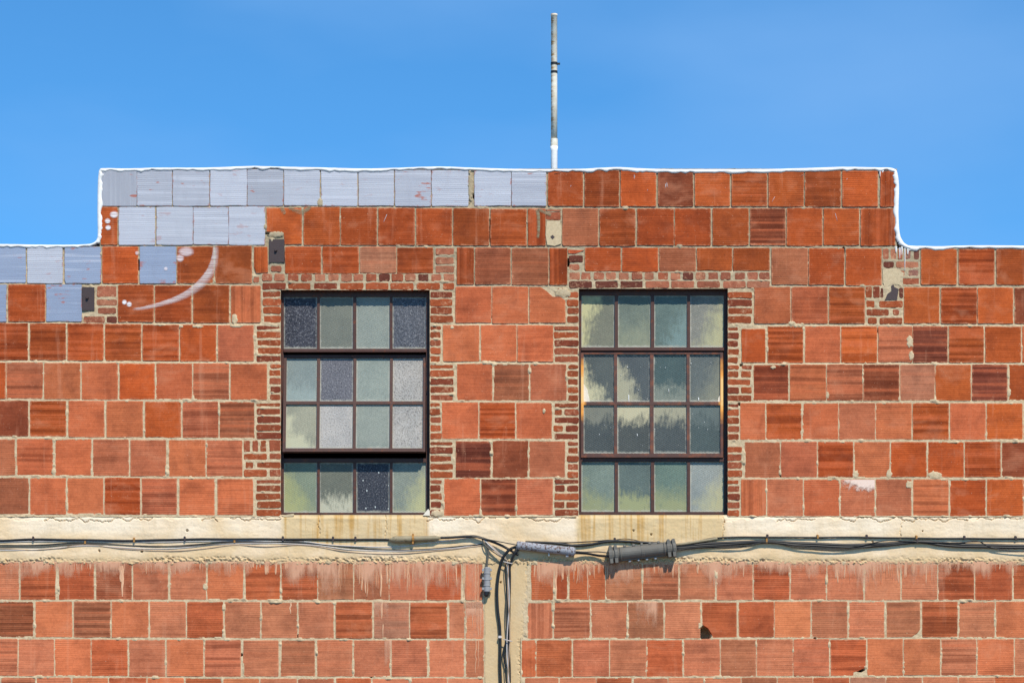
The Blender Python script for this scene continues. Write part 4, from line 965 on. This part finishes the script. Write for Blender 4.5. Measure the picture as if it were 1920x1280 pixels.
dropw(4, 954, 2.0, 'tan_wire', 'tan wire twisted in the drop bundle on the pier', -.034)
dropw(5.2, 949.5, 2.4, 'black', 'thin black wire at left edge of the drop bundle', -.028)
dropw(1.1, 955.5, 1.6, 'black', 'thin black wire at right edge of the drop bundle', -.024)
cable('thin_wire', [(949,1200,-.03),(945,1215,-.03),(944,1228,-.03),(946,1240,-.03),(950,1250,-.03)], 1.2, M['black'], 'black loop bulging left of the drop bundle near the bottom', -.03)
for yy, lb in ((1053.5, 'pale tie round the drop bundle at the top of the pier'), (1199, 'pale tie round the drop bundle halfway down the pier')):
    tm = MB(); tm.tube([P3(943.5, yy-1.5, -.047), P3(951, yy+.6, -.052), P3(960.5, yy+2.5, -.047)], .9*S, 6)
    t_ = tm.build('cable_tie', M['silver'], smooth=True); tag(t_, lb, 'cable tie', 'ties on the drop bundle')
tm = MB(); tm.box(P3(934.5,1191,-.035), P3(940.5,1196,.0)); t_ = tm.build('cable_clamp', M['silver']); tag(t_, 'small pale clamp on the leftmost thick drop cable', 'clamp')
# small hanging splice box
bx = empty('splice_box', P3(913,1110,-.05)); WPOS[bx.name] = Vector(bx.location)
tag(bx, 'small grey ribbed splice box hanging beside the concrete pier', 'splice box')
mb = MB(); YB = -.038
mb.lathe(P3(913.5,1063,YB), P3(913,1109,YB), [(0,5.2*S),(.03,6.0*S),(.22,6.0*S),(.235,6.8*S),(.265,6.8*S),(.28,6.0*S),(.48,6.0*S),(.495,6.7*S),(.525,6.7*S),(.54,6.0*S),(.72,6.0*S),(.735,6.8*S),(.765,6.8*S),(.78,6.0*S),(.97,6.2*S),(1,5.6*S)], 14)
mb.build('body', M['box'], bx, Vector(bx.location))
for yy in (1068, 1084, 1103):
    for sx in (-1, 1):
        mb = MB(); a = P3(913+sx*5.0, yy-2.2, YB); b = P3(913+sx*9.2, yy+2.2, YB); mb.box((a.x, YB-.012, a.z), (b.x, YB+.012, b.z)); mb.build('latch', M['box'], bx)
mb = MB(); mb.lathe(P3(912.5,1108.5,YB), P3(911.5,1118,YB), [(0,5.4*S),(.7,4.8*S),(1,2.5*S)], 12); mb.build('end_cap', M['black'], bx)
# flaking tube closure
fc = MB(); YC = -.048; a = P3(968,1021.5,YC); b = P3(1079,1034,YC)
fc.lathe(a, b, [(0,4.6*S),(.006,7.2*S),(.03,8.2*S),(.06,8.4*S),(.065,7.7*S),(.86,7.7*S),(.87,8.6*S),(.965,8.6*S),(.98,8.0*S),(1,4.5*S)], 22)
f0 = fc.build('tube_closure', M['flaked'], smooth=False, loc=a); tag(f0, 'blue grey tube splice closure with flaking paint and rust, left of the dark one', 'splice closure')
me = f0.data
mb = MB(); q = P3(1061, 1040.5, YC); mb.box((q.x, YC-.012, q.z+.02), (q.x+.022, YC+.012, q.z-.014)); mb.build('lug', M['flaked'], f0, None).location = Vector((0,0,0))-Vector(a)
mb = MB(); q = P3(1029,1036,-.03); mb.box((q.x-.004, YC, q.z+.03), (q.x+.006, 0.0, q.z-.026)); s_ = mb.build('hanger', M['bolt'], f0); s_.location = -Vector(a)
# dark closure
c0 = P3(1204,1034,-.05); cl_ = empty('ribbed_closure', c0); WPOS[cl_.name] = Vector(c0)
tag(cl_, 'dark grey ribbed splice closure with bolted end collars, right of the flaking tube', 'splice closure')
YK = -.05; A = P3(1141,1040.5,YK); B = P3(1268,1026.5,YK)
def on(t, up=0, y=YK): 
    p = A.lerp(B, t); ax = (B-A).normalized(); n_ = Vector((-ax.z, 0, ax.x)); return Vector((p.x, y, p.z))+n_*up*S
mb = MB(); mb.lathe(on(.10), on(.90), [(0,10.5*S),(.03,11.2*S),(.47,11.2*S),(.48,11.8*S),(.52,11.8*S),(.53,11.2*S),(.97,11.2*S),(1,10.5*S)], 20); mb.build('body', M['closure'], cl_, c0, False)
for t0, t1 in ((.0,.145),(.855,1.0)):
    mb = MB(); mb.lathe(on(t0), on(t1), [(0,10*S),(.05,14.2*S),(.35,14.6*S),(.42,12.2*S),(.58,12.2*S),(.65,14.6*S),(.95,14.2*S),(1,10*S)], 18); col = mb.build('collar', M['closure'], cl_, c0)
    for u0, u1, ta, tb in ((6, 16.5, .012, .055), (6, 16.5, .085, .13), (-16.5, -6, .012, .055), (-16.5, -6, .085, .13)):
        bl = MB(); bl.prism([(on(t0+a_, u_).x, on(t0+a_, u_).z) for a_, u_ in ((ta, u0), (ta, u1-1), (ta+.008, u1), (tb-.008, u1), (tb, u1-1), (tb, u0))], YK-.052, YK+.03)
        k_ = bl.build('clamp_block', M['closure'], col, c0); k_.location = (0, 0, 0)
    for up in (14.5, -14.5):
        q = MB(); p0, p1 = on(t0+.02, up*.9), on(t1-.02, up*.9)
        q.lathe(p0, p1, [(0,1.6*S),(.1,3.4*S),(.3,3.4*S),(.35,2.2*S),(.65,2.2*S),(.7,3.4*S),(.9,3.4*S),(1,1.6*S)], 8); l_ = q.build('lug', M['closure'], col, c0); l_.location = (0, 0, 0)
mb = MB(); a_, b_ = on(.13, 11.6), on(.87, 11.6); 
mb.lathe(a_, b_, [(0,1.7*S),(1,1.7*S)], 8); mb.build('seam', M['closure'], cl_, c0)
mb = MB(); mb.lathe(on(.13,-11.8), on(.87,-11.8), [(0,2.*S),(1,2.*S)], 8); mb.build('seam', M['closure'], cl_, c0)
for t in (.175, .825):
    mb = MB(); mb.lathe(on(t-.012), on(t+.012), [(0,12.0*S),(.2,13.3*S),(.8,13.3*S),(1,12.0*S)], 20); mb.build('rib', M['closure'], cl_, c0)
for t in (.25,.38,.5,.62,.75):
    p = on(t, 13.6); mb = MB(); mb.lathe(on(t-.022,13.2), on(t+.022,13.2), [(0,1.5*S),(.2,3.2*S),(.8,3.2*S),(1,1.5*S)], 8); mb.build('lug', M['closure'], cl_, c0)
for t in (.30,.43,.555,.68):
    mb = MB(); mb.lathe(on(t-.02,-15.4), on(t+.02,-15.4), [(0,.8*S),(.3,1.6*S),(.7,1.6*S),(1,.8*S)], 8); mb.build('bolt', M['bolt'], cl_, c0)
# cables between and to the right
cable('feeder_cable', [(1076,1032.5,-.06),(1095,1034,-.05),(1120,1034,-.055),(1142,1036,-.07)], 1.2, M['lead'], 'short grey wire joining the two splice closures', -.06, G1)
cable('feeder_cable', [(1076,1036,-.05),(1100,1037,-.03),(1122,1041,-.03),(1144,1043,-.06)], 2.2, M['black'], 'short black cable sagging between the two splice closures', -.04, G1)
cable('feeder_cable', [(990,1016,-.02),(1040,1017.5,-.018),(1076,1022,-.018),(1105,1020.5,-.018),(1140,1014.5,-.018),(1170,1014,-.018),(1210,1017,-.018),(1262,1020,-.02)], 2.3, M['black'], 'thick black cable passing behind both splice closures', -.018, G1)
cable('feeder_cable', [(985,1015,-.02),(1030,1016,-.02),(1075,1016.5,-.02),(1120,1014,-.02),(1146,1012,-.02),(1200,1015,-.02),(1262,1018,-.02)], 1.2, M['black'], 'thinner black cable topmost behind both splice closures', -.018, G1, (1153,))
cable('thin_wire', [(1152,1011.5,-.02),(1170,1009.5,-.02),(1188,1011.5,-.02),(1205,1016,-.02)], .8, M['black'], 'short thin arc of wire above the dark closure', -.02)
cable('feeder_cable', [(1264,1020.5,-.05),(1300,1016.5,-.025),(1345,1007.8,-.016),(1440,1006.3,-.016),(1500,1007,-.016),(1600,1006.6,-.016),(1720,1008.3,-.016),(1850,1009,-.016),(1980,1009.5,-.016)], 1.6, M['black'], 'straight black cable clipped topmost along the belt under the right window and beyond', -.016, G1, (1439,1533,1625,1718,1808,1904))
tw = cable('conduit', [(1266,1021,-.058),(1290,1018,-.045),(1318,1013.5,-.034),(1345,1009,-.026)], 2.5, M['sleeve'], 'short tan conduit leaving the dark closure to the upper right', -.03, None, (), 'conduit')
for i, (dy, r_, lb) in enumerate(((0, 2.5, 'thick black cable uppermost of the sagging bundle at right'), (3.4, 2.2, 'thick black cable in the middle of the sagging bundle at right'), (-1.6, 1.6, 'medium black cable behind the sagging bundle at right'))):
    cable('feeder_cable', [(1264,1025+dy*.6,-.05),(1300,1021+dy,-.03),(1345,1018+dy,-.022),(1440,1014.5+dy*.5,-.022),(1500,1018+dy,-.022),(1590,1021.5+dy,-.022),(1650,1019.5+dy,-.022),(1720,1014.5+dy*.5,-.022),(1765,1018+dy,-.022),(1820,1021+dy,-.022),(1920,1023+dy,-.022),(1980,1024+dy,-.022)], r_, M['black'], lb, -.022-.004*i, G1, (1437,1719) if i == 0 else ())
cable('thin_wire', [(1264,1031,-.05),(1320,1026,-.03),(1385,1025,-.03),(1440,1016,-.03),(1500,1026,-.03),(1560,1030,-.03),(1620,1025.5,-.03),(1690,1016,-.03),(1720,1015,-.03),(1790,1019,-.03),(1830,1013.5,-.03),(1860,1026,-.03),(1910,1033,-.03),(1980,1032,-.03)], .95, M['black'], 'thin black wire hanging loosest below the bundle at right', -.03, G1)
cable('thin_wire', [(1266,1029,-.05),(1330,1024,-.035),(1400,1022,-.035),(1440,1016,-.035),(1520,1025,-.035),(1590,1026,-.035),(1655,1014,-.035),(1700,1014,-.035),(1780,1017,-.035),(1830,1015,-.035),(1900,1015.5,-.035),(1980,1014,-.035)], .85, M['black'], 'thin black wire arching above the bundle at far right', -.035, G1)

# ------------------------------------------------------------------ ground
gm = mesh('ground', [(-900,-900,-.012),(900,-900,-.012),(900,900,-.012),(-900,900,-.012)], [(0,1,2,3)]); tag(put('ground', gm, M['pave']), kind='structure')
rd = mesh('road', [(-300,-17,-.008),(300,-17,-.008),(300,-3,-.008),(-300,-3,-.008)], [(0,1,2,3)]); tag(put('road', rd, M['asphalt']), kind='structure')
pv = MB(); pv.box((-300,-3,-.01),(300,-.02,.12)); tag(pv.build('pavement', M['pave']), kind='structure')
